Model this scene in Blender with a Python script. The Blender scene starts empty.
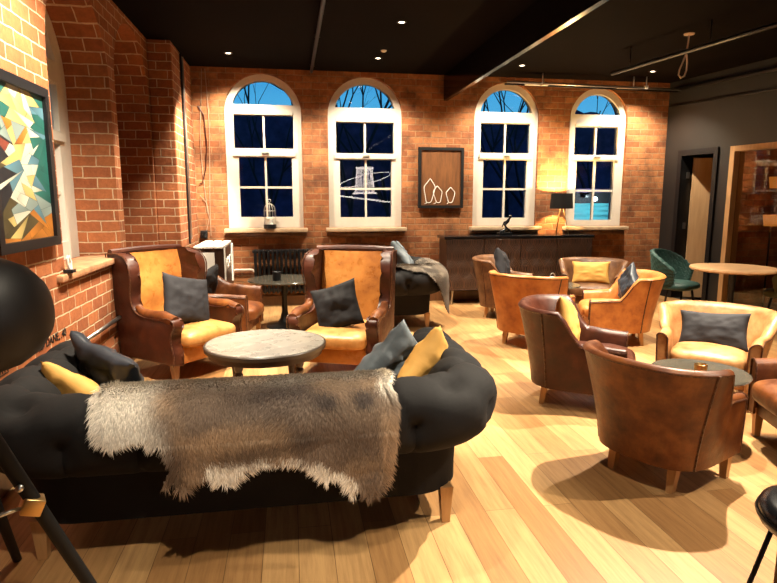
import bpy, bmesh, math, random
from mathutils import Vector, Matrix, noise
from mathutils.geometry import intersect_point_line
random.seed(7)
PI = math.pi
scene = bpy.context.scene
COL = scene.collection
R = math.radians

# ---------------------------------------------------------------- materials
def new_mat(name):
    m = bpy.data.materials.new(name); m.use_nodes = True
    nt = m.node_tree
    return m, nt, nt.nodes['Principled BSDF']

def N(nt, kind, **kw):
    n = nt.nodes.new(kind)
    for k, v in kw.items(): setattr(n, k, v)
    return n

def math_node(nt, op, a, b=None, clamp=False):
    n = N(nt, 'ShaderNodeMath', operation=op, use_clamp=clamp)
    for i, v in enumerate((a, b)):
        if v is None: continue
        if isinstance(v, (int, float)): n.inputs[i].default_value = v
        else: nt.links.new(v, n.inputs[i])
    return n.outputs[0]

def mix_col(nt, fac, a, b, blend='MIX'):
    n = N(nt, 'ShaderNodeMix', data_type='RGBA', blend_type=blend)
    for sock, v in ((n.inputs[0], fac), (n.inputs[6], a), (n.inputs[7], b)):
        if isinstance(v, (int, float)): sock.default_value = v
        elif isinstance(v, (tuple, list)): sock.default_value = (*v[:3], 1)
        else: nt.links.new(v, sock)
    return n.outputs[2]

def ramp(nt, fac, stops):
    n = N(nt, 'ShaderNodeValToRGB')
    e = n.color_ramp.elements
    while len(e) < len(stops): e.new(0.5)
    for el, (p, c) in zip(e, stops):
        el.position = p
        el.color = (*c, 1) if isinstance(c, (tuple, list)) else (c, c, c, 1)
    nt.links.new(fac, n.inputs[0])
    return n.outputs[0]

def noise_tex(nt, vec, scale, detail=3, rough=0.55):
    n = N(nt, 'ShaderNodeTexNoise')
    n.inputs['Scale'].default_value = scale; n.inputs['Detail'].default_value = detail
    n.inputs['Roughness'].default_value = rough
    if vec is not None: nt.links.new(vec, n.inputs['Vector'])
    return n.outputs[0]

def bump(nt, bsdf, height, strength=0.3, dist=0.01):
    b = N(nt, 'ShaderNodeBump'); b.inputs['Strength'].default_value = strength
    b.inputs['Distance'].default_value = dist
    nt.links.new(height, b.inputs['Height']); nt.links.new(b.outputs[0], bsdf.inputs['Normal'])

def plain(name, col, rough=0.5, metal=0.0, spec=0.5, emit=None, estr=1.0, nscale=0, namt=0.25, bmp=0, sheen=0):
    m, nt, b = new_mat(name)
    b.inputs['Base Color'].default_value = (*col, 1)
    b.inputs['Roughness'].default_value = rough; b.inputs['Metallic'].default_value = metal
    b.inputs['Specular IOR Level'].default_value = spec
    if sheen:
        b.inputs['Sheen Weight'].default_value = sheen
        b.inputs['Sheen Tint'].default_value = (*[min(1, c*2+0.1) for c in col], 1)
    if emit:
        b.inputs['Emission Color'].default_value = (*emit, 1); b.inputs['Emission Strength'].default_value = estr
    if nscale:
        tc = N(nt, 'ShaderNodeTexCoord')
        nz = noise_tex(nt, tc.outputs['Object'], nscale, 4)
        c = ramp(nt, nz, [(0.3, tuple(v*(1-namt) for v in col)), (0.7, tuple(min(1, v*(1+namt)) for v in col))])
        nt.links.new(c, b.inputs['Base Color'])
        if bmp: bump(nt, b, nz, bmp, 0.005)
    return m

def leather(name, col, dark, worn, rough=0.38, scale=7):
    m, nt, b = new_mat(name)
    tc = N(nt, 'ShaderNodeTexCoord'); v = tc.outputs['Object']
    n1 = noise_tex(nt, v, scale, 5, 0.6); n2 = noise_tex(nt, v, scale*3.3, 4, 0.6)
    c = ramp(nt, n1, [(0.34, dark), (0.52, col), (0.70, worn)])
    c = mix_col(nt, 0.35, c, ramp(nt, n2, [(0.35, dark), (0.65, col)]))
    nt.links.new(c, b.inputs['Base Color'])
    r = ramp(nt, n2, [(0.3, rough-0.08), (0.7, rough+0.12)])
    nt.links.new(r, b.inputs['Roughness'])
    b.inputs['Specular IOR Level'].default_value = 0.32
    vo = N(nt, 'ShaderNodeTexVoronoi'); vo.inputs['Scale'].default_value = 160
    nt.links.new(v, vo.inputs['Vector'])
    h = math_node(nt, 'ADD', math_node(nt, 'MULTIPLY', vo.outputs['Distance'], 0.25), n2)
    bump(nt, b, h, 0.35, 0.004)
    return m

def box_uv(nt):
    """object-space wall coordinates: (along, up) chosen by the face's own direction"""
    tc = N(nt, 'ShaderNodeTexCoord'); sx = N(nt, 'ShaderNodeSeparateXYZ'); nt.links.new(tc.outputs['Object'], sx.inputs[0])
    sn = N(nt, 'ShaderNodeSeparateXYZ'); nt.links.new(tc.outputs['Normal'], sn.inputs[0])
    ax = math_node(nt, 'ABSOLUTE', sn.outputs[0]); ay = math_node(nt, 'ABSOLUTE', sn.outputs[1])
    isx = math_node(nt, 'GREATER_THAN', ax, ay)
    inv = math_node(nt, 'SUBTRACT', 1.0, isx)
    u = math_node(nt, 'ADD', math_node(nt, 'MULTIPLY', sx.outputs[1], isx), math_node(nt, 'MULTIPLY', sx.outputs[0], inv))
    cb = N(nt, 'ShaderNodeCombineXYZ'); nt.links.new(u, cb.inputs[0]); nt.links.new(sx.outputs[2], cb.inputs[1])
    return cb.outputs[0], tc.outputs['Object']

def brick_mat(name, c1, c2, cdark, mortar, rowh=0.098, bw=0.235, msize=0.010, var=0.5):
    m, nt, b = new_mat(name)
    uv, ob = box_uv(nt)
    wob = N(nt, 'ShaderNodeVectorMath', operation='MULTIPLY_ADD')
    nz = N(nt, 'ShaderNodeTexNoise'); nz.inputs['Scale'].default_value = 9; nt.links.new(ob, nz.inputs['Vector'])
    nt.links.new(nz.outputs['Color'], wob.inputs[0]); wob.inputs[1].default_value = (0.016, 0.016, 0); nt.links.new(uv, wob.inputs[2])
    br = N(nt, 'ShaderNodeTexBrick'); br.offset = 0.5
    br.inputs['Scale'].default_value = 1.0; br.inputs['Mortar Size'].default_value = msize
    br.inputs['Mortar Smooth'].default_value = 0.35; br.inputs['Brick Width'].default_value = bw; br.inputs['Row Height'].default_value = rowh
    br.inputs['Color1'].default_value = (*c1, 1); br.inputs['Color2'].default_value = (*c2, 1); br.inputs['Mortar'].default_value = (*mortar, 1)
    br.inputs['Bias'].default_value = 0.0
    nt.links.new(wob.outputs[0], br.inputs['Vector'])
    n1 = noise_tex(nt, ob, 3.2, 5, 0.65); n2 = noise_tex(nt, ob, 22, 4, 0.7)
    c = mix_col(nt, ramp(nt, n1, [(0.45, 0.0), (0.72, var)]), br.outputs['Color'], cdark)
    c = mix_col(nt, 0.55, c, ramp(nt, n2, [(0.25, 0.35), (0.75, 1.0)]), 'MULTIPLY')
    nt.links.new(c, b.inputs['Base Color'])
    b.inputs['Roughness'].default_value = 0.82; b.inputs['Specular IOR Level'].default_value = 0.25
    h = math_node(nt, 'ADD', math_node(nt, 'MULTIPLY', br.outputs['Fac'], -1.0), math_node(nt, 'MULTIPLY', n2, 0.6))
    bump(nt, b, h, 0.8, 0.014)
    return m

def floor_mat():
    m, nt, b = new_mat('oak_floorboards')
    tc = N(nt, 'ShaderNodeTexCoord'); s = N(nt, 'ShaderNodeSeparateXYZ'); nt.links.new(tc.outputs['Object'], s.inputs[0])
    cb = N(nt, 'ShaderNodeCombineXYZ'); nt.links.new(s.outputs[1], cb.inputs[0]); nt.links.new(s.outputs[0], cb.inputs[1])
    br = N(nt, 'ShaderNodeTexBrick'); br.offset = 0.37; br.offset_frequency = 2
    br.inputs['Scale'].default_value = 1; br.inputs['Mortar Size'].default_value = 0.0016; br.inputs['Brick Width'].default_value = 1.55
    br.inputs['Row Height'].default_value = 0.15; br.inputs['Mortar Smooth'].default_value = 0.3
    br.inputs['Color1'].default_value = (0.55, 0.325, 0.135, 1); br.inputs['Color2'].default_value = (0.29, 0.135, 0.045, 1)
    br.inputs['Mortar'].default_value = (0.16, 0.08, 0.03, 1)
    nt.links.new(cb.outputs[0], br.inputs['Vector'])
    mp = N(nt, 'ShaderNodeMapping'); mp.inputs['Scale'].default_value = (22, 1.3, 1); nt.links.new(tc.outputs['Object'], mp.inputs[0])
    g = noise_tex(nt, mp.outputs[0], 1.6, 6, 0.7)
    k = noise_tex(nt, tc.outputs['Object'], 4.5, 3, 0.5)
    c = mix_col(nt, 0.6, br.outputs['Color'], ramp(nt, g, [(0.3, (0.42, 0.34, 0.28)), (0.6, (1, 1, 1))]), 'MULTIPLY')
    c = mix_col(nt, ramp(nt, k, [(0.70, 0.0), (0.80, 0.6)]), c, (0.13, 0.065, 0.025))
    nt.links.new(c, b.inputs['Base Color'])
    nt.links.new(ramp(nt, g, [(0.3, 0.46), (0.7, 0.36)]), b.inputs['Roughness'])
    h = math_node(nt, 'ADD', math_node(nt, 'MULTIPLY', br.outputs['Fac'], -1.0), math_node(nt, 'MULTIPLY', g, 0.25))
    bump(nt, b, h, 0.25, 0.004)
    return m

def wood(name, c1, c2, rough=0.4, axis=(2, 14, 14), sc=1.8):
    m, nt, b = new_mat(name)
    tc = N(nt, 'ShaderNodeTexCoord'); mp = N(nt, 'ShaderNodeMapping'); mp.inputs['Scale'].default_value = axis
    nt.links.new(tc.outputs['Object'], mp.inputs[0])
    g = noise_tex(nt, mp.outputs[0], sc, 5, 0.6)
    nt.links.new(ramp(nt, g, [(0.3, c1), (0.7, c2)]), b.inputs['Base Color'])
    b.inputs['Roughness'].default_value = rough
    bump(nt, b, g, 0.12, 0.003)
    return m

def fabric(name, col, rough=0.8, sheen=0.4, var=0.25, scale=60):
    m, nt, b = new_mat(name)
    tc = N(nt, 'ShaderNodeTexCoord')
    n1 = noise_tex(nt, tc.outputs['Object'], scale, 3); n2 = noise_tex(nt, tc.outputs['Object'], 6, 3)
    c = ramp(nt, n2, [(0.3, tuple(v*(1-var) for v in col)), (0.7, tuple(min(1, v*(1+var)) for v in col))])
    nt.links.new(c, b.inputs['Base Color'])
    b.inputs['Roughness'].default_value = rough; b.inputs['Sheen Weight'].default_value = sheen
    b.inputs['Specular IOR Level'].default_value = 0.25; b.inputs['Sheen Roughness'].default_value = 0.4
    b.inputs['Sheen Tint'].default_value = (*[min(1, v*1.6+0.04) for v in col], 1)
    bump(nt, b, n1, 0.25, 0.003)
    return m

def glass_mat(name, tint=(1, 1, 1)):
    m, nt, b = new_mat(name)
    b.inputs['Base Color'].default_value = (*tint, 1); b.inputs['Roughness'].default_value = 0.0
    b.inputs['Transmission Weight'].default_value = 1.0; b.inputs['IOR'].default_value = 1.45
    return m

def attr_mat(name, attr, rough=0.6, sheen=0.0, spec=0.3):
    m, nt, b = new_mat(name)
    a = N(nt, 'ShaderNodeAttribute', attribute_name=attr)
    nt.links.new(a.outputs['Color'], b.inputs['Base Color'])
    b.inputs['Roughness'].default_value = rough; b.inputs['Specular IOR Level'].default_value = spec
    b.inputs['Sheen Weight'].default_value = sheen
    return m

def ogee_mat():
    m, nt, b = new_mat('carved_dark_wood')
    tc = N(nt, 'ShaderNodeTexCoord'); s = N(nt, 'ShaderNodeSeparateXYZ'); nt.links.new(tc.outputs['Object'], s.inputs[0])
    x = math_node(nt, 'MULTIPLY', s.outputs[0], 1/0.185); z = math_node(nt, 'MULTIPLY', s.outputs[2], 2*PI/0.40)
    sn = math_node(nt, 'MULTIPLY', math_node(nt, 'SINE', z), 0.25)
    outs = []
    for sg in (1, -1):
        u = math_node(nt, 'ADD', x, math_node(nt, 'MULTIPLY', sn, sg))
        u = math_node(nt, 'ADD', u, 0.25 if sg > 0 else 0.75)
        f = math_node(nt, 'ABSOLUTE', math_node(nt, 'SUBTRACT', math_node(nt, 'FRACT', u), 0.5))
        outs.append(f)
    mn = math_node(nt, 'MINIMUM', outs[0], outs[1])
    w = math_node(nt, 'ADD', math_node(nt, 'MULTIPLY', math_node(nt, 'SINE', math_node(nt, 'MULTIPLY', mn, 50.0)), 0.5), 0.5)
    c = ramp(nt, w, [(0.25, (0.004, 0.002, 0.0015)), (0.8, (0.075, 0.030, 0.014))])
    nt.links.new(c, b.inputs['Base Color']); b.inputs['Roughness'].default_value = 0.38
    bump(nt, b, w, 0.7, 0.008)
    return m

M = {}
M['brick'] = brick_mat('red_brick', (0.46, 0.185, 0.070), (0.27, 0.090, 0.034), (0.085, 0.034, 0.018), (0.36, 0.20, 0.10), rowh=0.088, bw=0.225, msize=0.008, var=0.8)
M['rim'] = plain('dark_table_rim', (0.03, 0.022, 0.016), 0.35)
M['brick_side'] = brick_mat('red_brick_side', (0.40, 0.135, 0.048), (0.27, 0.080, 0.030), (0.12, 0.042, 0.020), (0.60, 0.43, 0.27), rowh=0.094, bw=0.235, msize=0.006, var=0.4)
M['floor'] = floor_mat()
M['ceil'] = plain('dark_brown_ceiling', (0.0035, 0.0019, 0.0012), 0.9, spec=0.04, nscale=1.5)
M['beam'] = plain('black_gloss_beam', (0.004, 0.003, 0.003), 0.2, spec=0.3)
M['dark_wall'] = plain('charcoal_wall', (0.011, 0.0105, 0.0105), 0.45, nscale=1.2, namt=0.2)
M['cream'] = plain('cream_window_paint', (0.58, 0.53, 0.455), 0.4, nscale=6, namt=0.06)
M['sill'] = plain('stone_sill', (0.45, 0.32, 0.20), 0.6, nscale=10, namt=0.2)
M['brick_sill'] = plain('worn_brick_sill', (0.30, 0.14, 0.065), 0.7, nscale=12, namt=0.35, bmp=0.3)
M['glass'] = glass_mat('window_glass')
M['bronze_glass'] = glass_mat('partition_glass', (0.75, 0.62, 0.5))
M['oak'] = wood('oak_frame_wood', (0.36, 0.20, 0.085), (0.52, 0.31, 0.14), 0.4, (14, 14, 2))
M['oak_leg'] = wood('oak_leg_wood', (0.34, 0.17, 0.065), (0.48, 0.27, 0.11), 0.4, (14, 14, 2))
M['door_wood'] = wood('pale_door_wood', (0.42, 0.25, 0.12), (0.52, 0.33, 0.17), 0.45, (10, 10, 1))
M['table_wood'] = wood('table_top_wood', (0.34, 0.19, 0.09), (0.50, 0.30, 0.15), 0.32, (3, 16, 16))
M['dark_wood'] = wood('dark_stained_wood', (0.016, 0.007, 0.004), (0.04, 0.016, 0.008), 0.35, (12, 12, 2))
M['mid_wood'] = wood('brown_stained_wood', (0.10, 0.04, 0.016), (0.19, 0.08, 0.03), 0.35, (12, 12, 2))
M['black'] = plain('black_metal', (0.006, 0.006, 0.007), 0.38, spec=0.35)
M['black_matt'] = plain('matt_black', (0.006, 0.0055, 0.0055), 0.6, spec=0.25)
M['cable'] = plain('dusty_cable', (0.30, 0.19, 0.12), 0.7)
M['black_gloss'] = plain('gloss_black', (0.006, 0.006, 0.007), 0.2, spec=0.4)
M['steel'] = plain('brushed_steel', (0.55, 0.53, 0.50), 0.3, 1.0)
M['lamp_black'] = plain('satin_black_lamp', (0.007, 0.0055, 0.005), 0.55, spec=0.4)
M['brass'] = plain('aged_brass', (0.62, 0.40, 0.16), 0.3, 1.0)
M['white'] = plain('white_paint', (0.75, 0.72, 0.66), 0.5)
M['rope'] = plain('pale_cord', (0.50, 0.40, 0.33), 0.7)
M['ogee'] = ogee_mat()
M['sofa'] = fabric('charcoal_velvet', (0.0055, 0.0045, 0.0045), 0.85, 0.03, 0.2)
M['tan'] = leather('tan_leather', (0.40, 0.145, 0.034), (0.24, 0.075, 0.018), (0.52, 0.23, 0.065))
M['tan_pale'] = leather('pale_tan_leather', (0.36, 0.175, 0.065), (0.19, 0.075, 0.026), (0.50, 0.28, 0.125))
M['brown'] = leather('brown_leather', (0.125, 0.036, 0.008), (0.050, 0.013, 0.004), (0.24, 0.085, 0.020))
M['burgundy'] = leather('dark_brown_leather', (0.050, 0.011, 0.004), (0.024, 0.006, 0.003), (0.090, 0.024, 0.008), 0.42)
M['greybrown'] = leather('grey_brown_leather', (0.13, 0.056, 0.022), (0.05, 0.020, 0.010), (0.22, 0.115, 0.055), 0.40)
M['wing_tan'] = leather('wing_tan_leather', (0.42, 0.16, 0.035), (0.20, 0.062, 0.014), (0.56, 0.26, 0.07), 0.3, 4)
M['wing_seat'] = leather('wing_seat_leather', (0.46, 0.22, 0.065), (0.27, 0.11, 0.028), (0.62, 0.36, 0.13), 0.34, 6)
M['stud'] = leather('studded_trim', (0.07, 0.024, 0.012), (0.03, 0.01, 0.006), (0.2, 0.1, 0.04), 0.3, 50)
M['mustard'] = fabric('mustard_velvet', (0.50, 0.27, 0.065), 0.7, 0.2, 0.15)
M['charcoal'] = fabric('charcoal_cloth', (0.020, 0.019, 0.022), 0.8, 0.10, 0.25)
M['blacknavy'] = fabric('black_velvet', (0.008, 0.007, 0.008), 0.8, 0.06, 0.2)
M['slate'] = fabric('slate_blue_velvet', (0.022, 0.026, 0.034), 0.36, 0.25, 0.35)
M['bluegrey'] = fabric('blue_grey_velvet', (0.085, 0.10, 0.112), 0.45, 0.35, 0.45)
M['green'] = fabric('bottle_green_velvet', (0.010, 0.032, 0.026), 0.55, 0.5, 0.25)
M['olive'] = fabric('olive_velvet', (0.035, 0.036, 0.012), 0.7, 0.3, 0.25)
M['zinc'] = None
M['smoke'] = plain('smoked_table_top', (0.05, 0.045, 0.035), 0.14, nscale=5, namt=0.2)
M['fur'] = attr_mat('reindeer_fur', 'col', 0.65, 0.15, 0.25)
M['paint'] = attr_mat('oil_paint', 'col', 0.5)
M['bulb'] = plain('warm_bulb', (1, 0.8, 0.5), 0.5, emit=(1, 0.72, 0.36), estr=30)
M['led'] = plain('downlight_lens', (1, 0.9, 0.7), 0.5, emit=(1, 0.83, 0.58), estr=8)
M['amber'] = plain('amber_shade', (0.6, 0.25, 0.05), 0.5, emit=(1, 0.36, 0.06), estr=0.45)
M['hedge'] = plain('dusk_hedge', (0.050, 0.030, 0.075), 0.9, nscale=3, namt=0.5)
M['bark'] = plain('bare_bark', (0.012, 0.012, 0.014), 0.9)
M['teal'] = plain('teal_shutter', (0.10, 0.42, 0.46), 0.5, nscale=2, namt=0.1)
M['leds'] = plain('glass_tube_light', (1, 1, 1), 0.4, emit=(1, 0.86, 0.78), estr=12)

def zinc():
    m, nt, b = new_mat('parquet_table_top')
    tc = N(nt, 'ShaderNodeTexCoord'); s = N(nt, 'ShaderNodeSeparateXYZ')
    rot = N(nt, 'ShaderNodeMapping'); rot.inputs['Rotation'].default_value = (0, 0, R(-33)); nt.links.new(tc.outputs['Object'], rot.inputs[0])
    nt.links.new(rot.outputs[0], s.inputs[0])
    br = N(nt, 'ShaderNodeTexBrick'); br.inputs['Scale'].default_value = 1; br.inputs['Mortar Size'].default_value = 0.003
    br.inputs['Brick Width'].default_value = 0.7; br.inputs['Row Height'].default_value = 0.21; br.offset = 0.5
    br.inputs['Color1'].default_value = (0.22, 0.20, 0.17, 1); br.inputs['Color2'].default_value = (0.17, 0.155, 0.135, 1); br.inputs['Mortar'].default_value = (0.40, 0.37, 0.32, 1)
    nt.links.new(rot.outputs[0], br.inputs['Vector'])
    n1 = noise_tex(nt, rot.outputs[0], 9, 5, 0.65)
    c = mix_col(nt, 0.6, br.outputs['Color'], ramp(nt, n1, [(0.3, 0.7), (0.7, 1.0)]), 'MULTIPLY')
    nt.links.new(c, b.inputs['Base Color']); nt.links.new(ramp(nt, n1, [(0.3, 0.22), (0.7, 0.38)]), b.inputs['Roughness'])
    return m
M['zinc'] = zinc()

# ---------------------------------------------------------------- geometry helpers
def link(name, me, mat, parent=None, smooth=True):
    o = bpy.data.objects.new(name, me); COL.objects.link(o)
    if mat: me.materials.append(M[mat] if isinstance(mat, str) else mat)
    if smooth:
        for p in me.polygons: p.use_smooth = True
    if parent: o.parent = parent
    return o

class MB:
    def __init__(s): s.bm = bmesh.new()
    def _xf(s, vs, loc, rot):
        mt = Matrix.Translation(loc) @ (Matrix.Rotation(rot[2], 4, 'Z') @ Matrix.Rotation(rot[1], 4, 'Y') @ Matrix.Rotation(rot[0], 4, 'X'))
        bmesh.ops.transform(s.bm, matrix=mt, verts=vs)
    def box(s, c, d, rot=(0, 0, 0), bev=0.0, seg=2, taper=None):
        r = bmesh.ops.create_cube(s.bm, size=1); vs = r['verts']
        for v in vs:
            v.co = Vector((v.co.x*d[0], v.co.y*d[1], v.co.z*d[2]))
            if taper and v.co.z < 0: v.co.x *= taper; v.co.y *= taper
        if bev:
            es = list({e for v in vs for e in v.link_edges})
            rb = bmesh.ops.bevel(s.bm, geom=es, offset=bev, segments=seg, affect='EDGES', profile=0.5)
            vs = list({v for f in rb['faces'] for v in f.verts} | {v for v in vs if v.is_valid})
        s._xf(vs, c, rot); return s
    def loft(s, rings, cap=True, closed_u=True):
        """rings: list of lists of points"""
        prev = None; first = None
        for ring in rings:
            cur = [s.bm.verts.new(p) for p in ring]
            if prev:
                n = len(cur)
                for i in range(n if closed_u else n-1):
                    j = (i+1) % n
                    try: s.bm.faces.new((prev[i], prev[j], cur[j], cur[i]))
                    except ValueError: pass
            else: first = cur
            prev = cur
        if cap:
            s.bm.faces.new(first[::-1]); s.bm.faces.new(prev)
        return s
    def tube(s, pts, r, seg=8, cap=True):
        pts = [Vector(p) for p in pts]; rr = r if isinstance(r, (list, tuple)) else [r]*len(pts)
        t = (pts[1]-pts[0]).normalized()
        ref = Vector((0, 0, 1)) if abs(t.z) < 0.9 else Vector((1, 0, 0))
        a = t.cross(ref).normalized(); rings = []
        for i, p in enumerate(pts):
            t = (pts[min(i+1, len(pts)-1)] - pts[max(i-1, 0)]).normalized()
            a = (a - t*a.dot(t)).normalized(); b = t.cross(a)
            rings.append([p + (a*math.cos(2*PI*k/seg) + b*math.sin(2*PI*k/seg))*rr[i] for k in range(seg)])
        return s.loft(rings, cap)
    def lathe(s, prof, c=(0, 0, 0), seg=32, rot=None, cap=True):
        rings = []
        for r, z in prof:
            ring = [Vector((max(r, 1e-4)*math.cos(2*PI*k/seg), max(r, 1e-4)*math.sin(2*PI*k/seg), z)) for k in range(seg)]
            if rot is not None: ring = [rot @ p for p in ring]
            rings.append([p + Vector(c) for p in ring])
        return s.loft(rings, cap)
    def prism(s, poly, thick, f, holes=()):
        """poly (u,v) list extruded along w: f(u,v,w) -> point; holes cut through"""
        for w, flip in ((0, False), (thick, True)):
            es = []
            for lp in (poly, *holes):
                vs = [s.bm.verts.new(f(u, v, w)) for u, v in lp]
                es += [s.bm.edges.new((vs[i], vs[(i+1) % len(vs)])) for i in range(len(vs))]
            bmesh.ops.triangle_fill(s.bm, use_beauty=True, use_dissolve=False, edges=es)
        for lp in (poly, *holes):
            a = [s.bm.verts.new(f(u, v, 0)) for u, v in lp]; b = [s.bm.verts.new(f(u, v, thick)) for u, v in lp]
            for i in range(len(lp)):
                j = (i+1) % len(lp); s.bm.faces.new((a[i], a[j], b[j], b[i]))
        return s
    def sphere(s, c, r, sc=(1, 1, 1), seg=16):
        rr = bmesh.ops.create_uvsphere(s.bm, u_segments=seg, v_segments=seg//2, radius=r)
        for v in rr['verts']: v.co = Vector((v.co.x*sc[0], v.co.y*sc[1], v.co.z*sc[2])) + Vector(c)
        return s
    def grid(s, fn, nu, nv, wrap_u=False):
        vs = [[s.bm.verts.new(fn(i/(nu if wrap_u else nu-1), j/(nv-1))) for j in range(nv)] for i in range(nu)]
        for i in range(nu if wrap_u else nu-1):
            for j in range(nv-1):
                k = (i+1) % nu
                s.bm.faces.new((vs[i][j], vs[k][j], vs[k][j+1], vs[i][j+1]))
        return s
    def build(s, name, mat, parent=None, smooth=True, weld=True, sharp=35):
        if weld: bmesh.ops.remove_doubles(s.bm, verts=s.bm.verts, dist=1e-5)
        bmesh.ops.recalc_face_normals(s.bm, faces=s.bm.faces)
        if smooth:
            for e in s.bm.edges:
                if len(e.link_faces) == 2 and e.calc_face_angle(0) > R(sharp): e.smooth = False
        me = bpy.data.meshes.new(name); s.bm.to_mesh(me); s.bm.free()
        return link(name, me, mat, parent, smooth)

def thing(name, label, cat, loc=(0, 0, 0), rz=0.0, group=None):
    o = bpy.data.objects.new(name, None); COL.objects.link(o)
    o.location = loc; o.rotation_euler = (0, 0, rz); o.empty_display_size = 0.1
    o['label'] = label; o['category'] = cat
    if group: o['group'] = group
    return o
def tag(o, label, cat, group=None):
    o['label'] = label; o['category'] = cat
    if group: o['group'] = group
    return o
def struct(o): o['kind'] = 'structure'; return o
def sroot(name, loc=(0, 0, 0), rz=0):
    o = bpy.data.objects.new(name, None); COL.objects.link(o); o.location = loc; o.rotation_euler = (0, 0, rz)
    o['kind'] = 'structure'; return o
def dup(root, loc, rz=None, label=None):
    r = root.copy(); COL.objects.link(r); r.location = loc
    if rz is not None: r.rotation_euler = (0, 0, rz)
    if label: r['label'] = label
    for ch in list(root.children):
        c = ch.copy(); COL.objects.link(c); c.parent = r
        for g in ch.children:
            d = g.copy(); COL.objects.link(d); d.parent = c
    return r
def face_rz(fx, fy):            # rotation that turns local +Y to (fx, fy)
    return math.atan2(-fx, fy)
def arch(u0, u1, v0, vtop, n=20):
    """arched outline with a round head"""
    r = (u1-u0)/2; uc = (u0+u1)/2; vs = vtop-r
    return [(u0, v0), (u1, v0)] + [(uc + r*math.cos(PI*k/n), vs + r*math.sin(PI*k/n)) for k in range(n+1)]
def rect(u0, u1, v0, v1): return [(u0, v0), (u1, v0), (u1, v1), (u0, v1)]
def sstep(a, b, x):
    t = max(0, min(1, (x-a)/(b-a))); return t*t*(3-2*t)
def nz3(p, s=1.0): return noise.noise(Vector(p)*s)

# ---------------------------------------------------------------- camera and world
cam = bpy.data.cameras.new('camera'); cam.sensor_width = 36; cam.lens = 584/777*36; cam.clip_start = 0.05
co = bpy.data.objects.new('camera', cam); COL.objects.link(co)
co.location = (0, 0, 1.5); co.rotation_euler = (R(90-9), 0, R(-9.5)); scene.camera = co
w = bpy.data.worlds.new('dusk'); scene.world = w; w.use_nodes = True
nt = w.node_tree; bg = nt.nodes['Background']
tc = N(nt, 'ShaderNodeTexCoord'); sp = N(nt, 'ShaderNodeSeparateXYZ'); nt.links.new(tc.outputs['Generated'], sp.inputs[0])
nt.links.new(ramp(nt, sp.outputs[2], [(0.0, (0.16, 0.55, 0.85)), (0.16, (0.07, 0.42, 0.80)), (0.24, (0.02, 0.24, 0.62)), (0.6, (0.008, 0.06, 0.28))]), bg.inputs[0])
bg.inputs[1].default_value = 1.0
vs_ = scene.view_settings
scene.display_settings.display_device = 'sRGB'
vs_.view_transform = 'Standard'; vs_.look = 'None'; vs_.gamma = 1; vs_.use_curve_mapping = False; vs_.exposure = 0.0
try:
    scene.cycles.use_denoising = True; scene.cycles.max_bounces = 8; scene.cycles.sample_clamp_indirect = 6
    scene.cycles.caustics_reflective = False; scene.cycles.caustics_refractive = False
except Exception: pass

# ---------------------------------------------------------------- the room
CEIL = 3.23
XL = -1.5; YB = 8.38
struct(MB().box((2.5, 2.6, -0.05), (10.5, 12.4, 0.1)).build('floor', 'floor', smooth=False))
struct(MB().box((2.5, 2.6, CEIL+0.05), (10.5, 12.4, 0.1)).build('ceiling', 'ceil', smooth=False))
struct(MB().box((2.225, 2.9, 3.055), (0.055, 10.95, 0.35)).build('trim_1', 'beam', smooth=False))

WIN = [(-0.84, 0.19, 1.10, 3.17), (0.55, 1.60, 1.10, 3.17), (2.66, 3.65, 1.10, 3.16), (4.13, 5.06, 1.09, 3.13)]
struct(MB().prism(rect(-2.3, 5.9, 0, CEIL), 0.34, lambda u, v, w_: (u, YB+w_, v), [arch(*a) for a in WIN]).build('wall_back', 'brick', smooth=False))

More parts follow.
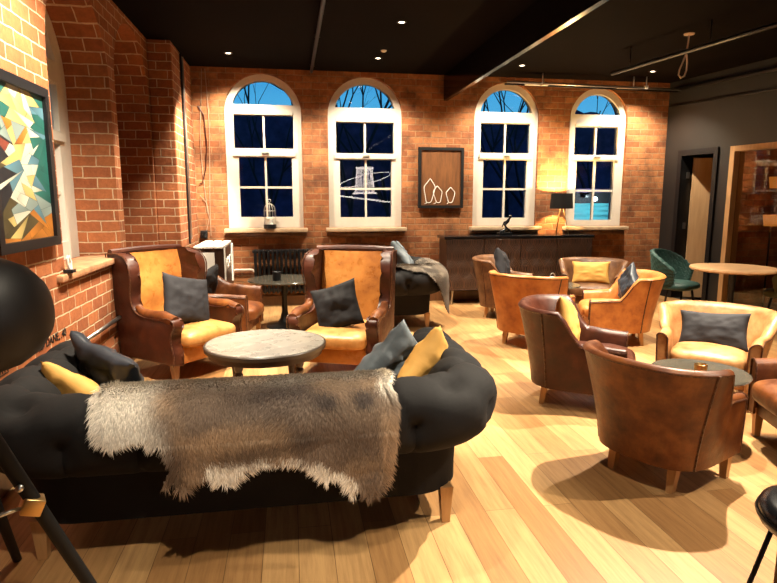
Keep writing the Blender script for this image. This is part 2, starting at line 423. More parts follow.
def make_window(idx, u0, u1, v0, vt, f, zs, th=0.115, reach=0.05):
    """f(u,v,w): window plane to world, w grows away from the room. zs: arch glass bottom, upper pane top, upper pane bottom, lower top, lower bottom"""
    root = sroot('window_%d' % idx)
    ga, ut, ub, lt, lb = zs
    ta = th*0.77
    r = (u1-u0)/2; uc = (u0+u1)/2
    ri = r-ta; vs = vt-r
    a0 = math.asin(max(0.0, min(0.95, (ga-vs)/ri))) if ga > vs else 0
    n = 18
    glass_arch = [(uc + ri*math.cos(a0+(PI-2*a0)*k/n), vs + ri*math.sin(a0+(PI-2*a0)*k/n)) for k in range(n+1)]
    if ga < vs: glass_arch = [(uc-ri, ga), (uc+ri, ga)] + glass_arch
    ui0, ui1 = u0+th, u1-th
    li0, li1 = ui0+0.05, ui1-0.03
    MB().prism(arch(u0+0.002, u1-0.002, v0, vt-0.002), 0.10, lambda u, v, w_: f(u, v, w_+reach),
               [glass_arch, rect(ui0, ui1, ub, ut), rect(li0, li1, lb, lt)]).build('frame', 'cream', root, smooth=False)
    def bar(a, b, c, d, w0, w1, nm='glazing_bar', mt='cream'):
        MB().prism(rect(a, b, c, d), w1-w0, lambda u, v, w_: f(u, v, w_+w0+reach)).build(nm, mt, root, smooth=False)
    um = (ui0+ui1)/2; lm = (li0+li1)/2; lh = (lb+lt)/2
    bar(um-0.014, um+0.014, ub, ut, 0.02, 0.07)
    bar(lm-0.014, lm+0.014, lb, lt, 0.02, 0.07)
    bar(li0, lm-0.014, lh-0.014, lh+0.014, 0.022, 0.068); bar(lm+0.014, li1, lh-0.014, lh+0.014, 0.022, 0.068)
    bar(ui0-0.02, ui1+0.02, lt+0.015, ub-0.02, -0.03, 0.0, 'meeting_rail')
    bar(lm-0.05, lm+0.05, lt+0.045, lt+0.06, -0.05, -0.03, 'latch', 'steel')
    bar(ui0+0.005, ui1-0.005, ut+0.01, ut+0.05, -0.015, 0.0, 'sash_rail')
    MB().prism([(uc+(u-uc)*1.0, v) for u, v in glass_arch], 0.006, lambda u, v, w_: f(u, v, w_+0.05+reach)).build('pane', 'glass', root, smooth=False)
    bar(ui0, ui1, ub, ut, 0.045, 0.051, 'pane', 'glass'); bar(li0, li1, lb, lt, 0.045, 0.051, 'pane', 'glass')
    return root
fb = lambda u, v, w_: (u, YB+w_, v)
for i, (a, zs) in enumerate(zip(WIN, [(2.77, 2.63, 2.19, 2.07, 1.25), (2.76, 2.56, 2.14, 2.05, 1.24), (2.75, 2.59, 2.17, 2.07, 1.22), (2.75, 2.57, 2.16, 2.07, 1.18)])):
    wr = make_window(i+1, a[0], a[1], a[2], a[3], fb, zs)
    MB().box(((a[0]+a[1])/2, YB-0.03, a[2]-0.03), (a[1]-a[0]+0.10, 0.20, 0.055), bev=0.006).build('sill', 'sill', wr)
    MB().box(((a[0]+a[1])/2, YB-0.006, a[2]-0.09), (a[1]-a[0]+0.08, 0.03, 0.06)).build('sill_course', 'mid_wood', wr)

# left wall: thick brick with two arched recesses, a pilaster in front of the far end
fl = lambda u, v, w_: (XL-w_, u, v)
struct(MB().prism(rect(-3.5, YB, 0, CEIL), 0.42, fl, [arch(4.2, 5.55, 1.0, 3.10), arch(5.72, 7.0, 0.95, 3.17)]).build('wall_left', 'brick_side', smooth=False))
struct(MB().box((-1.97, 6.36, 1.61), (0.10, 1.7, 3.22)).build('wall_recess', 'brick_side', smooth=False))
struct(MB().box((-1.375, 7.73, CEIL/2), (0.25, 1.30, CEIL), bev=0.012).build('wall_pilaster', 'brick_side', smooth=False))
make_window(5, 4.2, 5.55, 1.0, 3.10, lambda u, v, w_: (XL-0.30-w_, u, v), (2.60, 2.42, 2.05, 1.95, 1.15), th=0.21)
struct(MB().box((-1.63, 4.80, 0.985), (0.34, 1.50, 0.05), bev=0.01).build('trim_2', 'brick_sill'))

# right wall, turned a little, with a doorway and a glazed partition
WR0 = Vector((5.72, YB, 0)); WA = math.atan2(0.1455, -0.9894)
dR = Vector((0.1455, -0.9894, 0)); nR = Vector((0.9894, 0.1455, 0))
fr = lambda u, v, w_: tuple(WR0 + dR*u + nR*w_ + Vector((0, 0, v)))
struct(MB().prism(rect(-0.1, 11.6, 0, CEIL), 0.16, fr, [rect(0.36, 0.93, 0.001, 2.13), rect(1.20, 3.6, 0.001, 2.20)]).build('wall_right', 'dark_wall', smooth=False))
d1 = sroot('door_1')
MB().prism([(0.29, 0), (0.36, 0), (0.36, 2.13), (0.93, 2.13), (0.93, 0), (1.0, 0), (1.0, 2.21), (0.29, 2.21)], 0.20, lambda u, v, w_: fr(u, v, w_-0.03)).build('door_frame', 'black', d1, smooth=False)
hin = Vector(fr(0.40, 0, 0.17)); da = R(-36)
dd = Matrix.Rotation(R(62), 3, 'Z') @ dR
MB().prism(rect(0, 0.72, 0.01, 2.10), 0.045, lambda u, v, w_: tuple(hin + dd*u + Vector((0, 0, v)) + Vector((dd.y, -dd.x, 0))*(-w_))).build('door_leaf', 'door_wood', d1, smooth=False)
for hz in (0.3, 1.1, 1.85):
    MB().box(tuple(Vector(fr(0.375, hz, 0.10))), (0.03, 0.04, 0.09), (0, 0, WA)).build('hinge', 'steel', d1, smooth=False)
p1 = sroot('window_6')
MB().prism([(1.20, 0), (1.27, 0), (1.27, 2.13), (3.53, 2.13), (3.53, 0), (3.6, 0), (3.6, 2.20), (1.20, 2.20)], 0.20, lambda u, v, w_: fr(u, v, w_-0.03)).build('frame', 'oak', p1, smooth=False)
MB().prism(rect(1.275, 3.525, 0.02, 2.125), 0.01, lambda u, v, w_: fr(u, v, w_+0.06)).build('pane', 'bronze_glass', p1, smooth=False)
# the room seen through the partition
fo = lambda u, v, w_: fr(u, v, w_)
struct(MB().prism(rect(-1.5, 5.0, 0, CEIL), 0.1, lambda u, v, w_: fr(u, v, 2.6+w_)).build('wall_side_room', 'brick', smooth=False))
struct(MB().prism(rect(0.2, 2.7, 0, CEIL), 0.1, lambda u, v, w_: fr(-0.9+w_, v, u)).build('wall_side_room_end', 'dark_wall', smooth=False))
struct(MB().prism(rect(0.16, 2.7, 0, CEIL), 0.1, lambda u, v, w_: fr(1.05+w_, v, u)).build('wall_side_room_divider', 'brick', smooth=False))
struct(MB().prism(rect(0.16, 2.7, 0, CEIL), 0.1, lambda u, v, w_: fr(5.0+w_, v, u)).build('wall_side_room_near', 'dark_wall', smooth=False))
struct(MB().prism(rect(-1.5, 5.1, -0.1, 0.0), 3.0, lambda u, v, w_: fr(u, v, 0.05+w_)).build('floor_side_room', 'floor', smooth=False))
struct(MB().prism(rect(-1.5, 5.1, CEIL, CEIL+0.1), 2.7, lambda u, v, w_: fr(u, v, 0.16+w_)).build('ceiling_side_room', 'ceil', smooth=False))
# closing walls behind the camera
struct(MB().box((3.0, -3.45, CEIL/2), (10.4, 0.1, CEIL)).build('wall_front', 'dark_wall', smooth=False))
# skirting
struct(MB().box((2.2, YB-0.015, 0.07), (7.0, 0.03, 0.14)).build('baseboard_back', 'mid_wood', smooth=False))
struct(MB().box((XL+0.012, 2.2, 0.07), (0.024, 9.7, 0.14)).build('baseboard_left', 'mid_wood', smooth=False))
struct(MB().prism(rect(0.0, 0.28, 0, 0.12), 0.02, lambda u, v, w_: fr(u, v, -w_)).build('baseboard_right', 'black', smooth=False))

# lettering painted on the left wall
def text_mesh(body, size, name, mat, mw, parent=None, ext=0.0015):
    cu = bpy.data.curves.new(name, 'FONT'); cu.body = body; cu.size = size; cu.extrude = ext
    tmp = bpy.data.objects.new(name, cu); COL.objects.link(tmp)
    dg = bpy.context.evaluated_depsgraph_get()
    me = bpy.data.meshes.new_from_object(tmp.evaluated_get(dg)); bpy.data.objects.remove(tmp)
    me.transform(mw)
    return link(name, me, mat, parent, smooth=False)
wl = bpy.data.objects['wall_left']
mw = Matrix(((0, 0, 1, XL+0.002), (1, 0, 0, 3.42), (0, 1, 0, 0.60), (0, 0, 0, 1)))
text_mesh('DUCATED DANE, .40', 0.075, 'painted_lettering', 'black_matt', mw, wl)
mw2 = Matrix(((0, 0, 1, XL+0.002), (1, 0, 0, 3.17), (0, 1, 0, 0.60), (0, 0, 0, 1)))
text_mesh('GTH', 0.06, 'painted_lettering', 'black_matt', mw2, wl)
MB().prism(rect(3.155, 3.30, 0.59, 0.665), 0.002, lambda u, v, w_: (XL+w_, u, v), [rect(3.162, 3.293, 0.596, 0.659)]).build('painted_box', 'black_matt', wl, smooth=False)

# ---------------------------------------------------------------- soft furnishing builders
def cushion(name, label, cat, mat, loc, rot, size=(0.45, 0.45), t=0.16, seed=0, group=None, wr=0.012, pipe=True):
    """a stuffed cushion standing in its local XZ plane, thickness along Y"""
    n = 26; m = MB(); sx, sz = size[0]/2, size[1]/2
    def pt(a, b, sgn):
        u, v = a*2-1, b*2-1
        e = max(0.0, (1-abs(u)**2.6))*max(0.0, (1-abs(v)**2.6))
        x = u*sx*(1-0.09*(1-abs(v)**2)*abs(u)); z = v*sz*(1-0.09*(1-abs(u)**2)*abs(v))
        w_ = nz3((u*2.1+seed, v*2.1, seed*1.7+sgn), 1.0)*wr*2 + nz3((u*5+seed, v*5+sgn, seed), 1.0)*wr
        th = t/2*e**0.42
        return Vector((x, sgn*(th + w_*e**0.5) + nz3((u*1.4, v*1.4, seed), 1)*wr*1.2, z))
    for sg in (1, -1): m.grid(lambda a, b: pt(a, b, sg), n, n)
    bmesh.ops.remove_doubles(m.bm, verts=m.bm.verts, dist=0.0008)
    o = m.build(name, mat, sharp=80)
    o.location = loc; o.rotation_euler = rot
    o['label'] = label; o['category'] = cat
    if group: o['group'] = group
    return o

def pad(m, c, d, e=0.35, puff=0.02, n=18, seed=0):
    """a puffed rounded seat cushion"""
    def f(a, b):
        th = a*2*PI; ph = (b-0.5)*PI
        sp = lambda v, k: math.copysign(abs(v)**k, v)
        cx, cy = sp(math.cos(th), e), sp(math.sin(th), e); r = abs(math.cos(ph))**0.35
        z = sp(math.sin(ph), 0.6)
        x, y = cx*r, cy*r
        dome = (1-min(1, x*x))*(1-min(1, y*y))
        zz = z*d[2]/2 + (puff*dome if z > 0 else 0) + 0.004*nz3((x*3+seed, y*3, seed), 1)*(1 if z > 0 else 0)
        return Vector((c[0]+x*d[0]/2, c[1]+y*d[1]/2, c[2]+zz))
    m.grid(f, n*3, n, wrap_u=True); return m

def tub_chair(label, loc, f, mat, seatmat, wid=0.66, dep=0.68, hb=0.73, ha=0.53, trim='stud', legm='oak_leg', stool_h=0.15, group='leather tub chairs', ear=0.0):
    t = thing('tub_chair', label, 'armchair', (loc[0], loc[1], 0), face_rz(*f), group)
    a = wid/2; yb = -dep/2; yf = dep/2-0.08; th = 0.075
    def plan(s):                                 # s -1..1 : right arm front -> back -> left arm front
        L1 = yf+0.02; sgn = -1 if s < 0 else 1; q = abs(s)
        if q > 0.55:
            k = (q-0.55)/0.45; return Vector((sgn*a, -0.02+k*L1, 0)), Vector((sgn, 0, 0))
        ph = q/0.55*PI/2; e = 0.72
        x = a*math.sin(ph)**e; y = -0.02 - (-(yb)-0.02)*math.cos(ph)**e
        nx = math.sin(ph)**(2-e)/a; ny = -math.cos(ph)**(2-e)/(-yb)
        return Vector((sgn*x, y, 0)), Vector((sgn*nx, ny, 0)).normalized()
    def top(s):
        q = abs(s); h = hb - (hb-ha)*sstep(0.46, 0.58, q) + 0.012*math.cos(q*PI)
        return h - 0.035*max(0, q-0.68)
    def sect(s):
        p, n = plan(s); h = top(s); q = abs(s); fl = 0.095*(1-sstep(0.40, 0.75, q)) + 0.018
        z0 = stool_h
        base = lambda z: fl*((z-z0)/(hb-z0))**1.3
        pts = []
        for k in range(5):
            z = z0 + (h-0.035-z0)*k/4; pts.append(p + n*base(z) + Vector((0, 0, z)))
        o = base(h)
        for k in range(1, 6):
            an = PI*k/6; c = p + n*(o-th/2) + Vector((0, 0, h-0.035))
            pts.append(c + n*(th/2*math.cos(an)+0.010*math.sin(an)) + Vector((0, 0, 0.038*math.sin(an))))
        for k in range(4):
            z = h-0.035 + (0.26-(h-0.035))*k/3; pts.append(p + n*(base(z)-th) + Vector((0, 0, z)))
        pts.append(p - n*(th-0.01) + Vector((0, 0, z0)))
        return pts
    ns = 56; m = MB()
    m.loft([sect(-1+2*i/ns) for i in range(ns+1)], cap=True)
    shell = m.build('shell', mat, t, sharp=60)
    m = MB(); m.tube([sect(-1+2*i/ns)[4]+Vector((0, 0, 0.012)) for i in range(ns+1)], 0.007, 6)
    m.build('piping', trim, shell)
    for sg in (-1, 1):
        m = MB(); ss = sg*0.37; sc = sect(ss); p, n = plan(ss)
        m.tube([q + n*0.001 for q in sc[:6]], 0.006, 6); m.build('back_seam', trim, shell)
        m = MB(); fr_ = sect(sg*1.0); cn = Vector((sg*(a-th/2+0.01), yf+0.004, 0))
        m.tube([Vector((q.x, yf+0.003, q.z)) for q in fr_[:-1]], 0.006, 6); m.build('arm_piping', trim, shell)
    m = MB(); pad(m, (0, 0.03, 0.325), (wid-2*th-0.0, dep-0.08, 0.15), 0.4, 0.035, seed=loc[0]); m.build('seat_cushion', seatmat, t, sharp=70)
    m = MB(); m.box((0, 0.0, 0.205), (wid-0.10, dep-0.20, 0.12), bev=0.012); m.build('seat_base', mat, t)
    for sx, sy in ((-1, 1), (1, 1), (-1, -1), (1, -1)):
        m = MB(); y = (yf-0.04) if sy > 0 else yb+0.13; x = sx*(a-0.05 if sy > 0 else a-0.13)
        sp_ = 0.0 if sy > 0 else -0.03
        m.loft([[Vector((x+dx*w_, y+o+dy*w_, z)) for dx, dy in ((-1, -1), (1, -1), (1, 1), (-1, 1))] for z, w_, o in ((0, 0.017, sp_), (0.19, 0.027, 0))])
        m.build('leg', legm, t, smooth=False)
    return t

def wing_chair(label, loc, f, sc=1.0):
    t = thing('wing_chair', label, 'armchair', (loc[0], loc[1], 0), face_rz(*f), 'leather wing chairs')
    W = 0.76; a = W/2; th = 0.085
    prof = [(0.34, 0.17), (0.35, 0.25), (0.325, 0.36), (0.33, 0.44), (0.365, 0.50), (0.355, 0.555), (0.30, 0.575), (0.20, 0.56), (0.06, 0.555), (-0.06, 0.58),
            (-0.12, 0.64), (-0.13, 0.74), (-0.10, 0.86), (-0.11, 0.98), (-0.17, 1.055), (-0.30, 1.085), (-0.425, 1.08), (-0.42, 0.95), (-0.36, 0.55), (-0.335, 0.17)]
    # smooth the outline
    sm = []
    npt = len(prof)
    for i in range(npt):
        p0, p1, p2, p3 = (Vector(prof[(i+k) % npt]) for k in (-1, 0, 1, 2))
        sub = 3 if 0 < i < 15 else 1
        for k in range(sub):
            u = k/sub
            q = p1 + (p2-p0)*0.5*u + (p0*2-p1*5+p2*4-p3)*0.5*u*u + (p1*3-p0-p2*3+p3)*0.5*u*u*u
            sm.append((q.x, q.y) if sub > 1 else tuple(p1))
    for sx in (-1, 1):
        def pf(y, z, w_):
            flare = 0.05*sstep(0.5, 1.0, z)*sstep(-0.3, 0.1, y)
            return (sx*(a + flare - w_), y, z)
        m = MB(); m.prism(sm, th, pf)
        bmesh.ops.remove_doubles(m.bm, verts=m.bm.verts, dist=1e-5)
        es = [e for e in m.bm.edges if len(e.link_faces) == 2 and e.calc_face_angle(0) > 0.9]
        bmesh.ops.bevel(m.bm, geom=es, offset=0.016, segments=2, affect='EDGES', profile=0.5)
        side = m.build('side_panel', 'burgundy', t, sharp=50)
        m = MB()
        arm = [(0.335, 0.535), (0.2, 0.565), (0.06, 0.56), (-0.05, 0.575), (-0.10, 0.62)]
        m.tube([(sx*(a-th/2+0.005), y, z+0.012) for y, z in arm], [0.046, 0.05, 0.046, 0.04, 0.03], 12); m.build('arm_roll', 'brown', side)
        m = MB()
        m.tube([pf(y, z, -0.004) for y, z in sm[:46]], 0.006, 5); m.build('welt', 'stud', side)
    m = MB()
    def bk(u, v):
        x = (u*2-1)*(a-th+0.005); z = 0.33 + v*0.745
        y = -0.28 - 0.10*((z-0.33)/0.745) + 0.035*math.sin(v*PI) * (1-(u*2-1)**4) + 0.03*abs(u*2-1)**3
        y += 0.008*nz3((x*6, z*5, loc[0]), 1)
        return Vector((x, y, z))
    m.grid(bk, 24, 30); m.build('back_cushion', 'wing_tan', t)
    m = MB(); m.box((0, -0.385, 0.63), (W-2*th+0.02, 0.03, 0.92), (R(6), 0, 0), bev=0.008); m.build('back_panel', 'burgundy', t)
    m = MB(); m.tube([(x*a*1.9, -0.40-0.0*x, 1.085 + 0.012*math.cos(x*PI)) for x in [i/10-0.5 for i in range(11)]], 0.032, 10); m.build('top_rail', 'burgundy', t)
    m = MB(); pad(m, (0, 0.055, 0.365), (W-2*th-0.005, 0.72, 0.15), 0.3, 0.03, seed=loc[0]); m.build('seat_cushion', 'wing_seat', t, sharp=70)
    m = MB(); m.box((0, 0.0, 0.235), (W-2*th+0.01, 0.64, 0.15), bev=0.015); m.build('seat_rail', 'wing_tan', t)
    for sx, sy in ((-1, 1), (1, 1), (-1, -1), (1, -1)):
        m = MB(); x = sx*(a-0.05); y = 0.29 if sy > 0 else -0.29; kk = 0 if sy > 0 else -0.05
        m.loft([[Vector((x+dx*w_, y+o+dy*w_, z)) for dx, dy in ((-1, -1), (1, -1), (1, 1), (-1, 1))] for z, w_, o in ((0, 0.017, kk), (0.18, 0.028, 0))])
        m.build('leg', 'mid_wood', t, smooth=False)
    return t

def chesterfield(label, loc, rz, hw, dep=0.93, group=None):
    t = thing('chesterfield_sofa', label, 'sofa', loc, rz, group)
    rc = 0.24; path = []
    def add(x, y, nx, ny): path.append((Vector((x, y, 0)), Vector((nx, ny, 0)).normalized()))
    nl = 26
    for i in range(nl): add(hw, dep-(dep-rc)*i/nl, 1, 0)
    for k in range(12): an = -PI/2*k/12; add(hw-rc+rc*math.cos(an), rc+rc*math.sin(an), math.cos(an), math.sin(an))
    nb = 96
    for i in range(nb): add((hw-rc)-(2*hw-2*rc)*i/nb, 0, 0, -1)
    for k in range(12): an = -PI/2-PI/2*k/12; add(-hw+rc+rc*math.cos(an), rc+rc*math.sin(an), math.cos(an), math.sin(an))
    for i in range(nl+1): add(-hw, rc+(dep-rc)*i/nl, -1, 0)
    ls = [0]
    for i in range(1, len(path)): ls.append(ls[-1]+(path[i][0]-path[i-1][0]).length)
    tot = ls[-1]; rr = 0.165; cz = 0.575; cx = 0.04
    pitch = 0.265; nbn = round(tot/pitch); pitch = tot/nbn
    prof = [(-0.05, 0.17, 0), (-0.185, 0.20, 0), (-0.18, 0.36, 0), (-0.165, 0.44, 0), (-0.14, 0.51, 0)]
    A0, A1 = 185, -75
    na = 26
    for k in range(na+1):
        an = R(A0+(A1-A0)*k/na); prof.append((cx+rr*math.cos(an), cz+rr*math.sin(an), 1+k/na))
    prof += [(0.01, 0.41, 0), (0.005, 0.33, 0), (0.0, 0.25, 0), (0.0, 0.172, 0)]
    rings = []
    for (p, n), l in zip(path, ls):
        ring = []
        for o, z, tt in prof:
            d = 0.0
            if tt:
                u = tt-1
                for row, off in ((0.18, 0.0), (0.46, 0.5), (0.74, 0.0)):
                    q = (l/pitch - off); dl = (q-round(q))*pitch
                    if 0.1 < l < tot-0.1: d += 0.042*math.exp(-((dl/0.05)**2 + ((u-row)*rr*4.5/0.055)**2))
                q = l/pitch; dl = (q-round(q))*pitch
                d += 0.016*math.exp(-(dl/0.012)**2)*sstep(0.7, 0.78, u)*(1-sstep(0.97, 1.0, u))
                # diagonal pleats between buttons
                for sg in (1, -1):
                    q = l/pitch + sg*(u-0.18)/0.56; dl = (q-round(q))*pitch
                    d += 0.014*math.exp(-(dl/0.020)**2)*(1-sstep(0.70, 0.76, u))*sstep(0.02, 0.1, u)
                an = R(A0+(A1-A0)*u); ring.append(p + n*(o-d*math.cos(an)) + Vector((0, 0, z-d*math.sin(an))))
            else: ring.append(p + n*o + Vector((0, 0, z)))
        rings.append(ring)
    m = MB(); m.loft(rings, cap=True); m.build('rolled_back_and_arms', 'sofa', t, sharp=50)
    m = MB(); m.box((0, dep/2+0.03, 0.24), (2*hw-0.20, dep-0.09, 0.15), bev=0.02); m.build('seat_base', 'sofa', t)
    nseat = max(1, round((2*hw-0.36)/0.75)); sw = (2*hw-0.36)/nseat
    for i in range(nseat):
        m = MB(); pad(m, (-hw+0.18+sw*(i+0.5), dep/2+0.10, 0.375), (sw-0.005, dep-0.20, 0.15), 0.28, 0.03, seed=i); m.build('seat_cushion', 'sofa', t, sharp=70)
    for sx in (-1, 1):
        for y in (0.06, dep-0.07):
            m = MB(); x = sx*(hw-0.08)
            m.loft([[Vector((x+dx*w_-0.0, y+dy*w_, z)) for dx, dy in ((-1, -1), (1, -1), (1, 1), (-1, 1))] for z, w_ in ((0, 0.019), (0.18, 0.030))])
            m.build('leg', 'oak_leg', t, smooth=False)
    return t

def hide(name, label, loc, rz, outline, colour, group=None, nst=26000, cx=0.04, cz=0.575, rr=0.178, flen=(0.016, 0.034), step=0.012, frame=None):
    """fur hide draped over a rolled sofa back; outline in (x along back, s down the outside from the crest)"""
    arc = rr*PI/2
    def drape(x, s, lift=0.0):
        wv = 0.010*nz3((x*3.2, s*3.2, 1.3), 1)+0.006*nz3((x*8, s*8, 4.3), 1)
        r = rr+lift+0.004
        b, nn = frame(x) if frame else (Vector((x, 0, 0)), Vector((0, -1, 0)))
        if s < arc:
            an = s/rr                 # from the crest toward the outside
            return b + nn*(cx + r*math.sin(an)) + Vector((0, 0, cz + r*math.cos(an)+max(0, wv)*0.5)), nn*math.sin(an)+Vector((0, 0, math.cos(an)))
        return b + nn*(cx+r+max(0, s-arc)*0.02+abs(wv)*1.3) + Vector((0, 0, cz-(s-arc))), nn.copy()
    def inside(x, s):
        c = False; n = len(outline); j = n-1
        for i in range(n):
            xi, si = outline[i]; xj, sj = outline[j]
            if (si > s) != (sj > s) and x < (xj-xi)*(s-si)/(sj-si)+xi: c = not c
            j = i
        return c
    xs = [p[0] for p in outline]; ss = [p[1] for p in outline]
    x0, x1, s0, s1 = min(xs), max(xs), min(ss), max(ss)
    bm = bmesh.new(); lay = bm.verts.layers.float_color.new('col'); vm = {}
    def V(i, j, back):
        k = (i, j, back)
        if k not in vm:
            p, n = drape(x0+i*step, s0+j*step); v = bm.verts.new(p - n*(0.006 if back else 0)); v[lay] = (*[c*0.95 for c in colour(x0+i*step, s0+j*step)], 1); vm[k] = v
        return vm[k]
    cells = set()
    for i in range(int((x1-x0)/step)+1):
        for j in range(int((s1-s0)/step)+1):
            if inside(x0+(i+.5)*step, s0+(j+.5)*step): cells.add((i, j))
    for i, j in cells:
        bm.faces.new([V(i, j, 0), V(i+1, j, 0), V(i+1, j+1, 0), V(i, j+1, 0)])
        bm.faces.new([V(i, j+1, 1), V(i+1, j+1, 1), V(i+1, j, 1), V(i, j, 1)])
        for (di, dj), (a, b) in (((-1, 0), ((i, j+1), (i, j))), ((1, 0), ((i+1, j), (i+1, j+1))), ((0, -1), ((i, j), (i+1, j))), ((0, 1), ((i+1, j+1), (i, j+1)))):
            if (i+di, j+dj) not in cells: bm.faces.new([V(*b, 0), V(*a, 0), V(*a, 1), V(*b, 1)])
    me = bpy.data.meshes.new(name); bm.to_mesh(me); bm.free()
    o = link(name, me, 'fur'); o.location = loc; o.rotation_euler = (0, 0, rz)
    o['label'] = label; o['category'] = 'hide'
    # hair
    rng = random.Random(5); vs, fs, cs = [], [], []
    cl = list(cells)
    while len(fs) < nst*2:
        i, j = rng.choice(cl); x = x0+(i+rng.random())*step; s = s0+(j+rng.random())*step
        if not inside(x, s): continue
        p, n = drape(x, s); edge = 1.0
        L = rng.uniform(*flen)
        near = [(x+0.03, s), (x-0.03, s), (x, s+0.03), (x, s-0.02)]
        out = [q for q in near if not inside(*q)]
        if out: L *= 1.35
        p2, _ = drape(x, s+0.01); dwn = (p2-p).normalized()
        ang = 0.9*nz3((x*4, s*4, 9.1), 1)+rng.uniform(-0.3, 0.3)
        side = Vector((1, 0, 0))
        ex = 0.0
        for q in out: ex += (1 if q[0] > x+0.001 else -1 if q[0] < x-0.001 else 0)
        d = (dwn*math.cos(ang) + side*(math.sin(ang)+0.8*ex) + n*rng.uniform(0.18, 0.5)).normalized()
        up = sstep(0.16, -0.03, s+rng.uniform(-0.05, 0.05))
        d = (d*(1-0.55*up) + n*rng.uniform(0.3, 0.8)*up + side*rng.uniform(-0.6, 0.6)*up).normalized()
        wd = rng.uniform(0.0009, 0.0018); sd = d.cross(n).normalized()*wd
        m1 = p + d*L*0.55; tip = p + d*L - n*L*0.18 - Vector((0, 0, L*0.12))
        b = len(vs); vs += [p-sd, p+sd, m1+sd*0.8, m1-sd*0.8, tip]
        fs += [(b, b+1, b+2, b+3), (b+3, b+2, b+4)]
        c = colour(x+rng.gauss(0, .008), s+rng.gauss(0, .008)); k = rng.uniform(0.72, 1.25)
        c = tuple(min(0.9, v*k) for v in c)
        cs += [c]*2 + [tuple(min(0.92, v*1.12) for v in c)]*3
    me = bpy.data.meshes.new('fur'); me.from_pydata(vs, [], fs)
    at = me.color_attributes.new('col', 'FLOAT_COLOR', 'POINT')
    at.data.foreach_set('color', [v for c in cs for v in (*c, 1.0)])
    f = link('fur', me, 'fur', o); f['kind'] = 'stuff'
    return o

def round_table(name, label, loc, h, r, topmat, base='pedestal', rb=0.24, edge=0.025, group=None, basemat='black'):
    t = thing(name, label, 'table', (loc[0], loc[1], 0), 0, group)
    m = MB(); m.lathe([(0, h-edge), (r-0.012, h-edge), (r, h-edge*0.6), (r, h-edge*0.3), (r-0.006, h), (0, h)], seg=64); m.build('table_top', topmat, t, sharp=30)
    if base == 'pedestal':
        m = MB(); m.lathe([(0, 0), (rb, 0), (rb, 0.008), (rb*0.8, 0.022), (rb*0.4, 0.05), (0.055, 0.10), (0.035, 0.18), (0.03, h*0.6), (0.04, h-edge-0.02), (0.09, h-edge), (0, h-edge)], seg=40)
        m.build('pedestal', basemat, t, sharp=40)
    return t

# ---------------------------------------------------------------- sofa in front, hide, cushions
SX, SY = -0.19, 2.42
chesterfield('large black chesterfield sofa in the foreground seen from behind under a reindeer hide', (SX, SY, 0), 0, 0.955, group='black chesterfield sofas')

def s_of(z): return 0.178*PI/2 + (0.575-z)
OUT = [(-0.56, -0.05), (-0.60, 0.06), (-0.585, 0.16), (-0.575, 0.24), (-0.53, 0.275), (-0.49, 0.26), (-0.43, 0.235), (-0.40, 0.275), (-0.365, 0.28), (-0.335, 0.36),
       (-0.365, 0.43), (-0.36, 0.445), (-0.32, 0.425), (-0.325, 0.455), (-0.30, 0.475), (-0.27, 0.42), (-0.215, 0.41), (-0.195, 0.44), (-0.16, 0.45), (-0.135, 0.43), (-0.06, 0.375), (0.0, 0.365),
       (0.10, 0.385), (0.15, 0.43), (0.18, 0.475), (0.20, 0.45), (0.23, 0.45), (0.275, 0.545), (0.29, 0.50), (0.335, 0.555), (0.355, 0.54), (0.40, 0.49), (0.425, 0.33), (0.44, 0.16), (0.42, 0.08), (0.445, 0.0), (0.40, -0.06), (0.34, -0.04), (0.20, -0.10), (-0.2, -0.12), (-0.45, -0.10)]
OUT = [((x+0.60)*1.13-0.575, s if s > 0 else s*2.4) for x, s in OUT]
def col_front(x, s):
    x = (x+0.575)/1.13-0.60
    n1 = nz3((x*5, s*5, 2.0), 1); n2 = nz3((x*14, s*14, 5.0), 1)
    tau = Vector((0.155, 0.105, 0.072)); dark = Vector((0.030, 0.017, 0.011)); white = Vector((0.68, 0.62, 0.53)); ltan = Vector((0.36, 0.235, 0.14)); grey = Vector((0.36, 0.325, 0.275))
    c = tau.lerp(ltan, sstep(-0.15, 0.5, n1+0.25*n2))
    w = sstep(-0.32, -0.47, x + 0.10*n1 + 0.0*s); c = c.lerp(white, w)                       # pale flank on the left
    dk = math.exp(-((x-0.16)/0.34)**4)*math.exp(-((s-0.11-0.06*n1)/0.095)**2); c = c.lerp(dark, min(1, 0.95*dk*(1+0.5*n2)))
    dk2 = math.exp(-((x+0.02)/0.22)**4)*math.exp(-((s-0.30+0.1*x-0.03*n1)/0.05)**2); c = c.lerp(dark, 0.75*dk2)
    dk3 = math.exp(-((x-0.30)/0.10)**2)*math.exp(-((s-0.36)/0.14)**2); c = c.lerp(dark, 0.55*dk3)
    c = c.lerp(grey, sstep(0.07, -0.05, s+0.03*n1+0.02*n2)*0.75)
    # white belly fringe
    edge = 0.385 if x < 0.1 else 0.395+0.45*(x-0.1)
    if -0.23 < x < 0.31: c = c.lerp(white, sstep(edge-0.045, edge+0.0, s+0.025*n2)*sstep(0.31, 0.26, x))
    if x < -0.25: c = c.lerp(dark, 0.8*math.exp(-((x+0.33)/0.045)**2)*sstep(0.27, 0.36, s)*(1-sstep(0.42, 0.45, s)))
    c = c.lerp(white, sstep(0.37, 0.42, x+0.03*n2)*sstep(0.17, 0.05, s)*0.9)
    c = c.lerp(ltan, sstep(0.36, 0.41, x)*sstep(0.15, 0.25, s)*0.8)
    return tuple(max(0.01, v) for v in c)
hide('reindeer_hide', 'grey brown reindeer hide with white edges hanging over the front sofa', (SX, SY, 0), 0, OUT, col_front, nst=60000)

